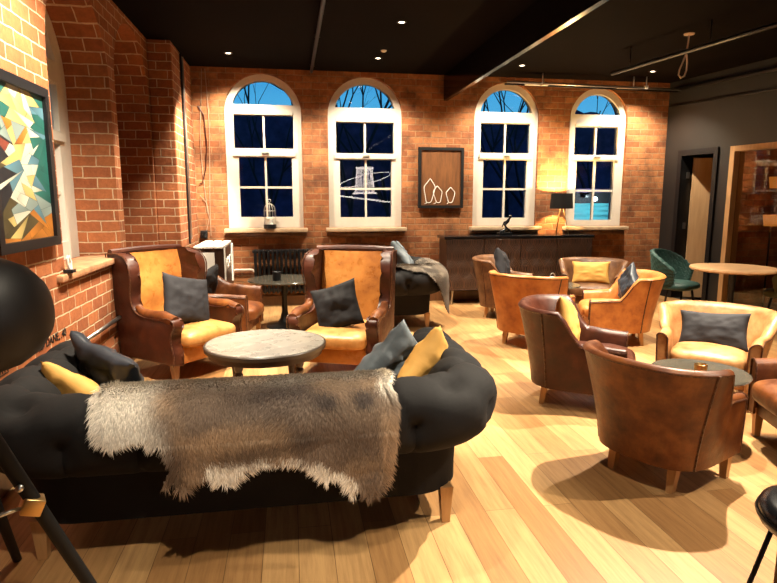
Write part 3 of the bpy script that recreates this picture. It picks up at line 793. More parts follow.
cg = 'scatter cushions on the front sofa'
cushion('cushion', 'shiny slate blue cushion propped at the left end of the front sofa', 'cushion', 'slate', (-0.92, 3.08, 0.60), (R(26), R(16), R(-34)), (0.47, 0.44), 0.13, 3, cg, 0.022)
cushion('cushion', 'mustard cushion lying low at the left end of the front sofa', 'cushion', 'mustard', (-0.99, 2.83, 0.585), (R(36), R(24), R(-20)), (0.38, 0.30), 0.12, 8, cg, 0.012)
cushion('cushion', 'blue grey velvet cushion leaning at the right end of the front sofa', 'cushion', 'bluegrey', (0.53, 3.04, 0.585), (R(26), R(40), R(50)), (0.44, 0.44), 0.13, 12, cg, 0.024)
cushion('cushion', 'plump mustard cushion at the right end of the front sofa', 'cushion', 'mustard', (0.68, 2.90, 0.625), (R(28), R(34), R(66)), (0.38, 0.38), 0.16, 17, cg, 0.010)

# ---------------------------------------------------------------- left seating group
ct = thing('coffee_table', 'round coffee table with a grey inlaid top beyond the front sofa', 'table', (-0.20, 4.28, 0))
ctt = MB().lathe([(0, 0.43), (0.424, 0.43), (0.428, 0.440), (0.428, 0.458), (0.424, 0.462), (0, 0.462)], seg=72).build('table_top', 'zinc', ct, sharp=30)
MB().lathe([(0.425, 0.422), (0.440, 0.426), (0.442, 0.452), (0.436, 0.459), (0.428, 0.460), (0.425, 0.422)], seg=72, cap=False).build('rim', 'rim', ctt, sharp=40)
MB().lathe([(0.395, 0.38), (0.41, 0.38), (0.41, 0.426), (0.395, 0.426), (0.395, 0.38)], seg=64, cap=False).build('apron', 'dark_wood', ct)
for k in range(4):
    an = R(45+90*k+8); x, y = 0.30*math.cos(an), 0.30*math.sin(an)
    MB().lathe([(0, 0), (0.016, 0), (0.02, 0.03), (0.014, 0.06), (0.024, 0.16), (0.03, 0.24), (0.018, 0.26), (0.03, 0.275), (0.03, 0.295), (0.022, 0.31), (0.032, 0.33), (0.032, 0.427), (0, 0.427)], (x, y, 0), 16).build('leg', 'dark_wood', ct, sharp=50)

fL = Vector((0.76, -0.65)).normalized()
wing_l = wing_chair('tan leather wing chair against the left wall beside the coffee table', (-0.97, 5.28), fL); wing_l.scale = (1, 1.03, 0.965)
cushion('cushion', 'charcoal cushion on the wing chair by the left wall', 'cushion', 'charcoal', (-0.90, 5.20, 0.635), (R(-17), R(14), face_rz(*fL)+PI), (0.50, 0.44), 0.15, 21, None, 0.012)
fR = Vector((-0.36, -0.93)).normalized()
wing_r = wing_chair('tan leather wing chair to the right of the coffee table', (0.44, 4.98), fR); wing_r.scale = (1, 1, 0.96)
cushion('cushion', 'black cushion on the wing chair to the right of the coffee table', 'cushion', 'blacknavy', (0.37, 4.86, 0.60), (R(-17), R(-18), face_rz(*fR)+PI), (0.42, 0.40), 0.14, 26, None, 0.012)

ac = tub_chair('brown leather armchair half hidden behind the left wing chair', (-0.74, 6.30), (0.98, -0.18), 'brown', 'brown', 0.70, 0.86, 0.66, 0.57, group=None)
cushion('cushion', 'black cushion on the armchair behind the left wing chair', 'cushion', 'blacknavy', (-0.88, 6.36, 0.60), (R(-16), R(10), R(-104)), (0.40, 0.38), 0.13, 31)
pt = round_table('pedestal_table', 'round dark pedestal table in front of the black radiator', (-0.09, 6.95), 0.57, 0.42, 'smoke', rb=0.22)
ch = thing('candle_holder', 'small black candle holder on the pedestal table by the radiator', 'candle holder', (-0.17, 6.82, 0.57))
MB().lathe([(0, 0), (0.045, 0), (0.048, 0.01), (0.048, 0.10), (0.042, 0.105), (0.040, 0.10), (0.040, 0.03), (0, 0.03)], seg=28).build('holder', 'black', ch, sharp=40)
MB().lathe([(0, 0.03), (0.038, 0.03), (0.038, 0.088), (0.0, 0.09)], seg=24).build('candle', 'white', ch)

chesterfield('second black chesterfield sofa beyond the right hand wing chair', (1.62, 7.18, 0), R(90), 0.68, 0.86, 'black chesterfield sofas')
def col_far(x, s):
    n1 = nz3((x*7, s*7, 12.0), 1); n2 = nz3((x*18, s*18, 15.0), 1)
    c = Vector((0.055, 0.040, 0.028)).lerp(Vector((0.16, 0.12, 0.085)), sstep(-0.2, 0.5, n1+0.4*n2))
    c = c.lerp(Vector((0.05, 0.035, 0.025)), 0.8*math.exp(-((s-0.22-0.05*n1)/0.10)**2)*sstep(0.1, -0.2, x))
    c = c.lerp(Vector((0.40, 0.34, 0.27)), 0.45*sstep(0.25, 0.55, n2+0.3*math.sin(x*20)))
    return tuple(max(0.01, v) for v in c)
# in that sofa's own frame x runs along its back; the near end is -x
def corner_frame(l, hw=0.68, rc=0.24):
    # l runs round the near back corner: along the arm (l < 0), the bend, then along the back
    q = rc*PI/2
    if l < 0: return Vector((-hw, rc-l, 0)), Vector((-1, 0, 0))
    if l < q:
        a_ = PI + l/rc; return Vector((-hw+rc+rc*math.cos(a_), rc+rc*math.sin(a_), 0)), Vector((math.cos(a_), math.sin(a_), 0))
    return Vector((-hw+rc+l-q, 0, 0)), Vector((0, -1, 0))
OUT2 = [(-0.22, -0.12), (-0.24, 0.0), (-0.16, 0.09), (-0.05, 0.12), (0.06, 0.16), (0.13, 0.30), (0.18, 0.46), (0.22, 0.60), (0.28, 0.69), (0.34, 0.66), (0.40, 0.56), (0.50, 0.49), (0.60, 0.50), (0.70, 0.36), (0.76, 0.20), (0.80, 0.0), (0.74, -0.14), (0.55, -0.18), (0.3, -0.10), (0.12, -0.08), (-0.08, -0.14)]
hide('reindeer_hide', 'brown reindeer hide slung over the end of the second sofa', (1.62, 7.18, 0), R(90), OUT2, col_far, nst=16000, frame=corner_frame)
cg2 = 'cushions heaped on the second sofa'
cushion('cushion', 'pale blue grey cushion at the front of the heap on the second sofa', 'cushion', 'bluegrey', (1.34, 6.92, 0.78), (R(-40), R(24), R(70)), (0.46, 0.40), 0.14, 41, cg2, 0.018)
cushion('cushion', 'slate cushion lying at the left of the heap on the second sofa', 'cushion', 'slate', (1.14, 7.14, 0.76), (R(-55), R(10), R(60)), (0.46, 0.42), 0.14, 44, cg2, 0.018)
cushion('cushion', 'pale cushion at the back of the heap on the second sofa', 'cushion', 'bluegrey', (1.40, 7.38, 0.70), (R(-25), R(35), R(95)), (0.46, 0.42), 0.14, 47, cg2, 0.018)

# ---------------------------------------------------------------- right seating groups
def unit(x, y): v = Vector((x, y)).normalized(); return (v.x, v.y)
tub_chair('brown leather tub chair in the foreground with its curved back to us', (2.02, 2.79), unit(0.90, 0.44), 'brown', 'brown', 0.60, 0.62, 0.69, 0.50)
tub_chair('dark brown leather tub chair with a mustard cushion, behind the foreground tub chair', (2.14, 3.94), unit(0.85, -0.53), 'burgundy', 'burgundy', 0.64, 0.74, 0.73, 0.51)
cushion('cushion', 'mustard cushion on the dark brown tub chair', 'cushion', 'mustard', (2.03, 4.00, 0.585), (R(-14), R(14), face_rz(*unit(0.85, -0.53))+PI), (0.40, 0.38), 0.14, 52, None, 0.008)
tub_chair('pale tan leather tub chair facing us with a long dark cushion', (3.14, 3.86), unit(-0.72, -0.69), 'tan_pale', 'tan_pale', 0.66, 0.64, 0.66, 0.52)
cushion('cushion', 'long dark velvet cushion on the pale tan tub chair', 'cushion', 'charcoal', (3.15, 3.87, 0.515), (R(-20), R(-3), face_rz(*unit(-0.72, -0.69))+PI), (0.48, 0.29), 0.12, 57, None, 0.008)
tub_chair('brown leather tub chair cut off by the right edge of the photo', (3.05, 2.78), unit(-0.95, 0.30), 'brown', 'brown', 0.68, 0.70, 0.70, 0.52)
round_table('bistro_table', 'round smoked top table amid the four nearest tub chairs', (2.50, 3.16), 0.44, 0.285, 'smoke', rb=0.23, edge=0.02, group='smoked top tables')
vt = thing('votive_candle', 'brass votive candle on the nearest smoked top table', 'candle', (2.42, 3.05, 0.44))
MB().lathe([(0, 0), (0.036, 0), (0.036, 0.075), (0.033, 0.078), (0.031, 0.075), (0.031, 0.02), (0, 0.02)], seg=28).build('cup', 'brass', vt, sharp=40)
MB().lathe([(0, 0.02), (0.030, 0.02), (0.030, 0.062), (0, 0.064)], seg=20).build('wax', 'white', vt)

tub_chair('tan leather tub chair with its back to us, nearest the second sofa', (2.50, 5.70), unit(0.75, 0.66), 'tan', 'tan', 0.66, 0.68, 0.75, 0.53)
tub_chair('tan leather tub chair with slate cushions, its back to the right', (3.40, 5.68), unit(-0.90, 0.36), 'tan', 'tan', 0.70, 0.72, 0.72, 0.50)
cushion('cushion', 'slate velvet cushion on the tan tub chair at the right of the far group', 'cushion', 'slate', (3.54, 5.66, 0.60), (R(-14), R(40), face_rz(*unit(-0.9, 0.36))+PI), (0.36, 0.36), 0.13, 62, None, 0.014)
tub_chair('grey brown leather tub chair with a charcoal cushion in front of the sideboard', (2.75, 7.10), unit(0.85, -0.53), 'greybrown', 'brown', 0.66, 0.68, 0.75, 0.55)
cushion('cushion', 'charcoal cushion on the tub chair in front of the sideboard', 'cushion', 'charcoal', (2.68, 7.14, 0.67), (R(-14), R(12), face_rz(*unit(0.85, -0.53))+PI), (0.42, 0.40), 0.14, 66, None, 0.012)
tub_chair('grey brown leather tub chair facing us with a yellow cushion, right of the sideboard', (3.92, 7.12), unit(-0.52, -0.85), 'greybrown', 'greybrown', 0.70, 0.66, 0.69, 0.55)
cushion('cushion', 'yellow oblong cushion on the grey brown tub chair right of the sideboard', 'cushion', 'mustard', (3.86, 7.04, 0.55), (R(-16), R(-2), face_rz(*unit(-0.52, -0.85))+PI), (0.48, 0.30), 0.13, 71, None, 0.006)
round_table('bistro_table', 'round smoked top table amid the far tub chairs', (3.08, 6.45), 0.50, 0.30, 'smoke', rb=0.23, edge=0.02, group='smoked top tables')
ln = thing('candle_lantern', 'small pale candle lantern on the far smoked top table', 'lantern', (2.97, 6.28, 0.50))
MB().lathe([(0, 0), (0.042, 0), (0.042, 0.012), (0.036, 0.016), (0, 0.016)], seg=20).build('base', 'white', ln, sharp=40)
MB().lathe([(0.034, 0.016), (0.034, 0.085), (0.031, 0.085), (0.031, 0.016), (0.034, 0.016)], seg=20, cap=False).build('glass', 'glass', ln, sharp=40)
MB().lathe([(0, 0.017), (0.02, 0.017), (0.02, 0.055), (0, 0.056)], seg=16).build('candle', 'white', ln)
MB().lathe([(0.04, 0.085), (0.038, 0.092), (0.02, 0.115), (0.0, 0.117)], seg=20).build('lid', 'white', ln)
MB().tube([(0.03*math.cos(PI*k/10), 0, 0.112+0.045*math.sin(PI*k/10)) for k in range(11)], 0.004, 6).build('handle', 'steel', ln)

# ---------------------------------------------------------------- along the back wall
sb = thing('sideboard', 'long dark sideboard with ogee patterned doors under the right hand windows', 'sideboard', (3.25, 8.14, 0))
MB().box((0, 0, 0.575), (2.20, 0.38, 0.73), bev=0.006).build('body', 'dark_wood', sb, smooth=False)
MB().box((0, 0, 0.962), (2.26, 0.42, 0.04), bev=0.006).build('top', 'black_gloss', sb, smooth=False)
for k in range(4):
    MB().box((-0.825+0.55*k, -0.20, 0.575), (0.54, 0.025, 0.72), bev=0.004).build('door', 'ogee', sb, smooth=False)
for sx in (-1, 1):
    for y in (-0.14, 0.14):
        MB().tube([(sx*1.0, y, 0), (sx*0.98, y, 0.215)], [0.012, 0.018], 12).build('leg', 'steel', sb)

lp = thing('table_lamp', 'lit table lamp with a black drum shade and wire legs on the sideboard', 'lamp', (3.93, 8.12, 0.982))
MB().lathe([(0.165, 0.38), (0.150, 0.60), (0.147, 0.60), (0.162, 0.38), (0.165, 0.38)], seg=40, cap=False).build('lamp_shade', 'black_matt', lp, sharp=40)
for k in range(3):
    an = R(90+120*k)
    MB().tube([(0.12*math.cos(an), 0.12*math.sin(an), 0.004), (0.02*math.cos(an), 0.02*math.sin(an), 0.41)], 0.005, 8).build('leg', 'brass', lp)
MB().lathe([(0, 0.40), (0.02, 0.40), (0.02, 0.45), (0, 0.45)], seg=14).build('socket', 'brass', lp)
MB().sphere((0, 0, 0.49), 0.035).build('bulb', 'bulb', lp)
MB().tube([(0.02*math.cos(a), 0.02*math.sin(a), 0.41+0.0*a) for a in [k*PI/6 for k in range(13)]], 0.004, 6).build('ring', 'brass', lp)
for k in range(3):
    an = R(30+120*k); MB().tube([(0.0, 0.0, 0.44), (0.157*math.cos(an), 0.157*math.sin(an), 0.44)], 0.003, 6).build('shade_spoke', 'brass', lp)

sc = thing('figurine', 'small black abstract figurine leaning on a plinth on the sideboard', 'sculpture', (3.06, 8.10, 0.982), 0.2)
MB().box((0, 0, 0.02), (0.21, 0.10, 0.04), bev=0.006).build('plinth', 'black_gloss', sc, smooth=False)
MB().tube([(-0.08, 0, 0.045), (-0.02, 0, 0.06), (0.03, 0, 0.10), (0.0, 0, 0.15), (0.05, 0, 0.20), (0.075, 0, 0.24)], [0.018, 0.022, 0.020, 0.020, 0.026, 0.014], 12).build('body', 'black_gloss', sc)
MB().sphere((0.085, 0, 0.265), 0.024, (1, 1, 1.25)).build('head', 'black_gloss', sc)
MB().tube([(0.05, 0, 0.205), (0.0, 0.02, 0.185), (-0.03, 0.02, 0.12)], [0.013, 0.011, 0.008], 10).build('arm', 'black_gloss', sc)
MB().tube([(0.03, 0, 0.10), (0.07, -0.02, 0.075), (0.09, -0.02, 0.042)], [0.018, 0.015, 0.010], 10).build('leg', 'black_gloss', sc)

cgx = thing('bird_cage', 'small domed wire bird cage on the sill of the leftmost arched window', 'ornament', (-0.275, 8.30, 1.098))
MB().lathe([(0, 0), (0.088, 0), (0.088, 0.05), (0.08, 0.056), (0, 0.056)], seg=32).build('base', 'black', cgx, sharp=40)
for k in range(12):
    an = 2*PI*k/12; pts = [(0.08*math.cos(an), 0.08*math.sin(an), 0.05), (0.08*math.cos(an), 0.08*math.sin(an), 0.24)]
    pts += [(0.08*math.cos(b)*math.cos(an), 0.08*math.cos(b)*math.sin(an), 0.24+0.10*math.sin(b)) for b in (0.3, 0.6, 0.9, 1.2, 1.5)]
    MB().tube(pts, 0.0032, 5).build('wire', 'steel', cgx)
for z in (0.06, 0.15, 0.24):
    MB().tube([(0.081*math.cos(a), 0.081*math.sin(a), z) for a in [2*PI*k/28 for k in range(29)]], 0.004, 6).build('hoop', 'steel', cgx)
MB().tube([(0.0, 0.0, 0.34), (0.0, 0, 0.36)]+[(0.02*math.sin(a), 0, 0.38-0.02*math.cos(a)) for a in [2*PI*k/14 for k in range(1, 14)]], 0.004, 6).build('ring', 'steel', cgx)
MB().lathe([(0, 0.056), (0.035, 0.056), (0.035, 0.13), (0, 0.135)], seg=20).build('candle', 'white', cgx)

rd = thing('radiator', 'black column radiator under the leftmost arched windows', 'radiator', (-0.04, 8.27, 0))
for k in range(16):
    x = -0.45+0.06*k
    MB().box((x, 0, 0.50), (0.036, 0.10, 0.62), bev=0.016, seg=3).build('column', 'black', rd)
MB().box((0, 0, 0.78), (0.98, 0.07, 0.05), bev=0.02).build('top_rail', 'black', rd); MB().box((0, 0, 0.235), (0.98, 0.07, 0.05), bev=0.02).build('bottom_rail', 'black', rd)
for x in (-0.42, 0.42): MB().box((x, 0, 0.11), (0.04, 0.08, 0.22), bev=0.006).build('foot', 'black', rd)
tag(MB().tube([(-1.24, 8.335, 0.52), (-0.56, 8.335, 0.52), (-0.54, 8.30, 0.52), (-0.50, 8.28, 0.50)], 0.018, 10).build('heating_pipe', 'rope'), 'pale heating pipe along the back wall running into the radiator', 'pipe')

art = thing('wall_art', 'dark framed wood panel with three white outlined figures between the windows', 'picture', (2.165, 8.37, 1.80))
MB().prism(rect(-0.335, 0.335, -0.43, 0.43), 0.045, lambda u, v, w_: (u, -w_, v), [rect(-0.295, 0.295, -0.39, 0.39)]).build('frame', 'black_matt', art, smooth=False)
MB().box((0, -0.014, 0), (0.60, 0.02, 0.79)).build('panel', 'mid_wood', art, smooth=False)
for cx_, h_, w_, sk in ((-0.17, 0.34, 0.075, 0.01), (-0.045, 0.24, 0.06, -0.01), (0.145, 0.22, 0.06, 0.0)):
    b0 = -0.355; pts = []
    for k in range(33):
        a_ = 2*PI*k/32; yy = math.sin(a_); xx = math.cos(a_)
        wd = w_*(1.0 if yy < 0.3 else 1.0-0.45*sstep(0.3, 0.9, yy))*(1+0.18*math.sin(3*a_))
        pts.append((cx_+xx*wd+sk*yy, -0.028, b0+h_*(0.5+0.5*yy)))
    MB().tube(pts, 0.006, 6).build('outline', 'white', art)
    MB().tube([(cx_-0.5*w_, -0.028, b0+0.0), (cx_-0.9*w_, -0.028, b0-0.015)], 0.006, 6).build('foot_mark', 'white', art)

# crate beside the left end of the radiator
cr = thing('crate', 'dark brown crate with white lettering and white slats in the back left corner', 'crate', (-0.97, 7.70, 0))
crb = MB().box((0, 0, 0.46), (0.36, 1.02, 0.92), bev=0.006).build('body', 'dark_wood', cr, smooth=False)
for k in range(3): MB().box((-0.12+0.12*k, 0, 0.93), (0.095, 1.06, 0.025), bev=0.004).build('slat', 'white', cr, smooth=False)
MB().box((0.187, -0.50, 0.68), (0.014, 0.05, 0.48)).build('batten', 'white', cr, smooth=False)
MB().box((0.187, 0.42, 0.66), (0.014, 0.13, 0.50)).build('batten', 'white', cr, smooth=False)
MB().box((-0.03, -0.517, 0.72), (0.20, 0.014, 0.30)).build('end_panel', 'white', cr, smooth=False)
mw = Matrix(((0, 0, 1, 0.182), (1, 0, 0, -0.44), (0, 1, 0, 0.64), (0, 0, 0, 1)))
text_mesh('FRONT', 0.21, 'lettering', 'white', mw, crb, 0.003)

# cables and pipes by the back left corner
def cable(label, pts, r, mat, name='cable'):
    return tag(MB().tube(pts, r, 6).build(name, mat), label, 'cable')
def wav(x, y, z0, z1, ax, amp, n=16, ph=0): return [((x+amp*math.sin(ph+5*i/n) if ax == 'x' else x), (y+amp*math.sin(ph+5*i/n) if ax == 'y' else y), z0+(z1-z0)*i/n) for i in range(n+1)]
cable('thick black cable running down the pilaster in the back left corner', wav(-1.236, 7.60, 3.2, 0.95, 'y', 0.015), 0.013, 'black')
cable('thin grey conduit beside the black cable on the pilaster', wav(-1.238, 7.74, 3.2, 1.0, 'y', 0.004), 0.011, 'steel', 'conduit')
cable('pale cable hanging down the back wall left of the windows', wav(-1.06, 8.362, 3.2, 1.0, 'x', 0.02), 0.0055, 'cable')
cable('second pale cable close to the corner of the back wall', wav(-1.13, 8.362, 3.2, 1.3, 'x', 0.03, ph=2), 0.005, 'cable')
cable('dark red cable looping on the back wall left of the windows', [(-1.17, 8.362, 2.72), (-1.10, 8.362, 2.6), (-1.08, 8.362, 2.2), (-1.11, 8.362, 1.9), (-1.16, 8.362, 1.72), (-1.20, 8.362, 1.70)], 0.009, 'burgundy')
cable('pale looped flex low on the back wall above the crate', [(-1.20, 8.362, 1.55), (-1.12, 8.362, 1.45), (-1.09, 8.362, 1.25), (-1.14, 8.362, 1.05), (-1.2, 8.362, 1.0)], 0.0055, 'cable')
skt = thing('wall_socket', 'small black socket box on the back wall above the crate', 'socket', (-1.17, 8.37, 1.02))
MB().box((0, -0.025, 0), (0.09, 0.05, 0.11), bev=0.006).build('box', 'black', skt); MB().box((0, -0.053, 0), (0.06, 0.008, 0.07), bev=0.002).build('cover', 'black_gloss', skt)
rl = thing('wall_pipe', 'grey pipe running low along the left brick wall', 'pipe', (-1.455, 4.85, 0.505))
MB().tube([(0, -0.75, 0), (0, 0.75, 0)], 0.017, 10).build('tube', 'steel', rl)
for y in (-0.5, 0.5): MB().box((-0.022, y, 0), (0.045, 0.03, 0.03)).build('bracket', 'steel', rl)
ws = thing('window_stop', 'small pale ornament on a dark base on the left window ledge', 'ornament', (-1.46, 4.17, 1.012))
MB().box((0, 0, 0.012), (0.06, 0.07, 0.024), bev=0.004).build('base', 'black', ws)
MB().tube([(0, 0.025, 0.024), (0, 0.028, 0.07), (0, 0.0, 0.115), (0, -0.025, 0.10), (0, -0.02, 0.06), (0, 0.0, 0.024)], 0.010, 8).build('hook', 'white', ws)

# painting on the left wall: a generic patchwork of facets
pg = thing('painting', 'black framed abstract painting of coloured facets on the left brick wall', 'painting', (-1.47, 3.64, 1.69))
MB().prism(rect(-0.40, 0.40, -0.475, 0.475), 0.05, lambda u, v, w_: (-0.028+w_, u, v), [rect(-0.345, 0.345, -0.42, 0.42)]).build('frame', 'black', pg, smooth=False)
rng = random.Random(23)
pal = {'t': (0.02, 0.13, 0.11), 'w': (0.62, 0.62, 0.50), 'y': (0.62, 0.47, 0.17), 'o': (0.52, 0.19, 0.03), 'b': (0.02, 0.02, 0.025), 'g': (0.25, 0.32, 0.30), 'r': (0.22, 0.05, 0.03), 'c': (0.10, 0.22, 0.28), 'd': (0.09, 0.07, 0.03)}
def cut(poly, p, n):
    a, b = [], []
    for k in range(len(poly)):
        q, r_ = poly[k], poly[(k+1) % len(poly)]; dq, dr = (q-p).dot(n), (r_-p).dot(n)
        (a if dq >= 0 else b).append(q)
        if dq*dr < 0: x = q.lerp(r_, dq/(dq-dr)); a.append(x); b.append(x)
    return a, b
def area(poly): return 0.5*abs(sum(poly[k].x*poly[(k+1) % len(poly)].y-poly[(k+1) % len(poly)].x*poly[k].y for k in range(len(poly))))
polys = [[Vector(q) for q in ((-0.345, -0.42), (0.345, -0.42), (0.345, 0.42), (-0.345, 0.42))]]
while len(polys) < 95:
    polys.sort(key=lambda q: -area(q)*rng.uniform(0.5, 1)); big = polys.pop(0)
    c = sum(big, Vector((0, 0)))/len(big); an_ = rng.choice((R(70), R(105), R(25), R(-50), R(85)))+rng.uniform(-0.3, 0.3)
    a_, b_ = cut(big, c+Vector((rng.uniform(-.03, .03), rng.uniform(-.03, .03))), Vector((math.cos(an_), math.sin(an_))))
    if len(a_) > 2 and len(b_) > 2: polys += [a_, b_]
    else: polys.append(big)
vs, fs, cs = [], [], []
for pl in polys:
    c = sum(pl, Vector((0, 0)))/len(pl); u, v = (c.x+0.345)/0.69, (c.y+0.42)/0.84
    if v < 0.16: k_ = rng.choice('oodoyd')
    elif u < 0.25: k_ = rng.choice('btrbtg') if v > 0.5 else rng.choice('bcgbdb')
    elif u > 0.75: k_ = rng.choice('ttct') if v > 0.35 else rng.choice('tcbg')
    elif v > 0.62: k_ = rng.choice('ywyogwy')
    else: k_ = rng.choice('wywgcwcw')
    shrink = 0.975 if rng.random() < 0.7 else 1.0
    b0 = len(vs); g_ = Vector((rng.uniform(-1, 1), rng.uniform(-1, 1)))*4
    for q in pl:
        p = c + (q-c)*shrink; vs.append((0.0008, p.x, p.y)); m_ = max(0.45, min(1.35, 0.95+(q-c).dot(g_))); cs.append(tuple(min(0.6, w_*m_*0.6) for w_ in pal[k_]))
    fs.append(tuple(range(b0, len(vs))))
b0 = len(vs); vs += [(0, -0.345, -0.42), (0, 0.345, -0.42), (0, 0.345, 0.42), (0, -0.345, 0.42)]; cs += [(0.012, 0.011, 0.010)]*4; fs.append((b0, b0+1, b0+2, b0+3))
me = bpy.data.meshes.new('canvas'); me.from_pydata(vs, [], fs)
at = me.color_attributes.new('col', 'FLOAT_COLOR', 'POINT'); at.data.foreach_set('color', [q for c in cs for q in (*c, 1.0)])
link('canvas', me, 'paint', pg, smooth=False)

# ---------------------------------------------------------------- right hand side
round_table('dining_table', 'round wooden topped dining table by the glazed partition', (4.86, 5.75), 0.75, 0.44, 'table_wood', rb=0.26, edge=0.035)
def shell_chair(label, loc, f, mat, quilt=True, sh=0.46):
    t = thing('dining_chair', label, 'chair', (loc[0], loc[1], 0), face_rz(*f))
    def bk(u, v):
        an = R(-115+230*u); k = 1-abs(2*u-1)**2.2
        h = sh+0.02 + v*(0.16+0.24*k)
        r = 0.245 + 0.05*v
        q = 0.0
        if quilt:
            g1 = math.sin((u*16+v*5)*PI); g2 = math.sin((u*16-v*5)*PI); q = 0.008*min(abs(g1), abs(g2))
        return Vector((math.sin(an)*(r+q), -math.cos(an)*(r+q)*0.95, h))
    m = MB(); m.grid(bk, 90, 36); o = m.build('backrest', mat, t, sharp=80)
    so = o.modifiers.new('solid', 'SOLIDIFY'); so.thickness = 0.045; so.offset = -1
    m = MB(); pad(m, (0, 0.03, sh), (0.47, 0.47, 0.09), 0.5, 0.02); m.build('seat', mat, t, sharp=70)
    for sx, sy in ((-1, 1), (1, 1), (-1, -1), (1, -1)):
        MB().tube([(sx*0.21, sy*0.21, 0), (sx*0.14, sy*0.14+0.02, sh-0.03)], [0.010, 0.015], 10).build('leg', 'black', t)
    return t
shell_chair('bottle green quilted velvet chair beside the doorway', (4.62, 6.42), unit(0.5, -0.85), 'green')
shell_chair('olive velvet chair cut off by the right edge beyond the pale tub chair', (5.42, 5.48), unit(-0.35, 0.95), 'olive', False, 0.47)

# black bar stool and wooden post at the bottom right corner
bs = thing('bar_stool', 'black leather bar stool cut off at the bottom right corner', 'stool', (1.348, 1.158, 0))
MB().lathe([(0, 0.655), (0.15, 0.655), (0.172, 0.668), (0.178, 0.69), (0.172, 0.712), (0.15, 0.725), (0, 0.728)], seg=48).build('seat', 'black_gloss', bs, sharp=50)
MB().lathe([(0.180, 0.683), (0.182, 0.689), (0.180, 0.695), (0.176, 0.689), (0.180, 0.683)], seg=48, cap=False).build('piping', 'black', bs)
for k in range(4):
    an = R(128+90*k); MB().tube([(0.13*math.cos(an), 0.13*math.sin(an), 0.66), (0.27*math.cos(an), 0.27*math.sin(an), 0.0)], 0.0065, 10).build('leg', 'black', bs)
MB().tube([(0.215*math.cos(a), 0.215*math.sin(a), 0.26) for a in [2*PI*k/32 for k in range(33)]], 0.008, 8).build('foot_ring', 'black', bs)
post = MB().box((1.05, 0.955, 0.55), (0.10, 0.10, 1.10), (0, 0, 0.6), bev=0.006).build('wooden_post', 'mid_wood'); tag(post, 'dark brown wooden post at the bottom right corner in front of the stool', 'post')

# tripod floor lamp on the left
fl_ = thing('tripod_lamp', 'black tripod floor lamp with a large rounded head at the left edge', 'floor lamp', (-0.86, 1.58, 0))
axis = Matrix.Rotation(R(82), 3, 'Y') @ Matrix.Rotation(R(0), 3, 'Z')
hd = [(0, 0.24), (0.035, 0.238), (0.075, 0.225), (0.11, 0.195), (0.135, 0.15), (0.148, 0.09), (0.150, 0.0), (0.150, -0.14), (0.146, -0.14), (0.146, 0.0), (0.143, 0.09), (0.13, 0.148), (0.10, 0.19), (0, 0.232)]
MB().lathe(hd, (0.022, -0.03, 1.205), 56, axis).build('lamp_head', 'lamp_black', fl_, sharp=45)
MB().sphere((0.0, -0.03, 1.20), 0.05).build('bulb', 'white', fl_)
MB().tube([(0.0, 0.0, 0.92), (0.0, -0.02, 1.16)], 0.02, 12).build('neck', 'black', fl_)
feet = [(0.294, 0.304, 0), (-0.31, 0.90, 0), (-0.38, -0.30, 0)]
for fx, fy, fz in feet:
    n_ = Vector((fx, fy, 0)).normalized()*0.03
    MB().tube([(n_.x, n_.y, 1.0), (fx, fy, 0.0)], [0.022, 0.017], 12).build('leg', 'black_matt', fl_)
f0 = Vector(feet[0]); pm = Vector((0.012, 0.01, 1.0)).lerp(f0, 0.36)
clamp = MB().box((0, 0, 0), (0.055, 0.05, 0.05), bev=0.005).build('clamp', 'brass', fl_); clamp.location = pm; clamp.rotation_euler = (0.1, 0.4, 0.5)
MB().sphere((pm.x-0.01, pm.y-0.04, pm.z+0.07), 0.011).build('screw', 'steel', fl_)
MB().tube([tuple(pm), (0.0, 0.0, pm.z+0.01)], 0.006, 8).build('spreader', 'steel', fl_)
MB().tube([(0.0, 0.0, pm.z+0.01), tuple(Vector((-0.01, 0.02, 1.0)).lerp(Vector(feet[1]), 0.36))], 0.006, 8).build('spreader', 'steel', fl_)
MB().tube([(0.0, 0.0, pm.z+0.01), tuple(Vector((-0.02, -0.02, 1.0)).lerp(Vector(feet[2]), 0.36))], 0.006, 8).build('spreader', 'steel', fl_)
MB().lathe([(0, 0.93), (0.05, 0.93), (0.05, 1.02), (0, 1.02)], seg=24).build('hub', 'black', fl_, sharp=40)

# ---------------------------------------------------------------- ceiling fittings
def downlight(label, x, y, lit=True):
    t = thing('recessed_downlight', label, 'ceiling light', (x, y, CEIL), 0, 'recessed ceiling downlights')
    MB().lathe([(0.030, -0.004), (0.048, -0.006), (0.052, 0.0), (0.030, 0.0), (0.030, -0.004)], seg=28, cap=False).build('ring', 'black', t, sharp=50)
    MB().lathe([(0, -0.003), (0.031, -0.003), (0.031, 0.0), (0, 0.0)], seg=24).build('lens', 'led' if lit else 'white', t, sharp=50)
downlight('recessed ceiling downlight in front of the leftmost arched window', -0.68, 7.58)
downlight('recessed ceiling downlight in front of the second arched window from the left', 1.13, 7.54)
downlight('recessed ceiling downlight nearer to us, left of the dark ceiling beam', 1.14, 6.02)
downlight('recessed ceiling downlight in front of the third arched window, right of the beam', 3.05, 7.62)
downlight('recessed ceiling downlight in front of the rightmost arched window', 4.96, 7.67)
sm_ = thing('smoke_detector', 'small pale ceiling sensor beyond the nearer downlight', 'sensor', (1.14, 7.15, CEIL))
MB().lathe([(0, -0.02), (0.02, -0.02), (0.035, -0.008), (0.036, 0), (0, 0)], seg=24).build('cap', 'white', sm_)

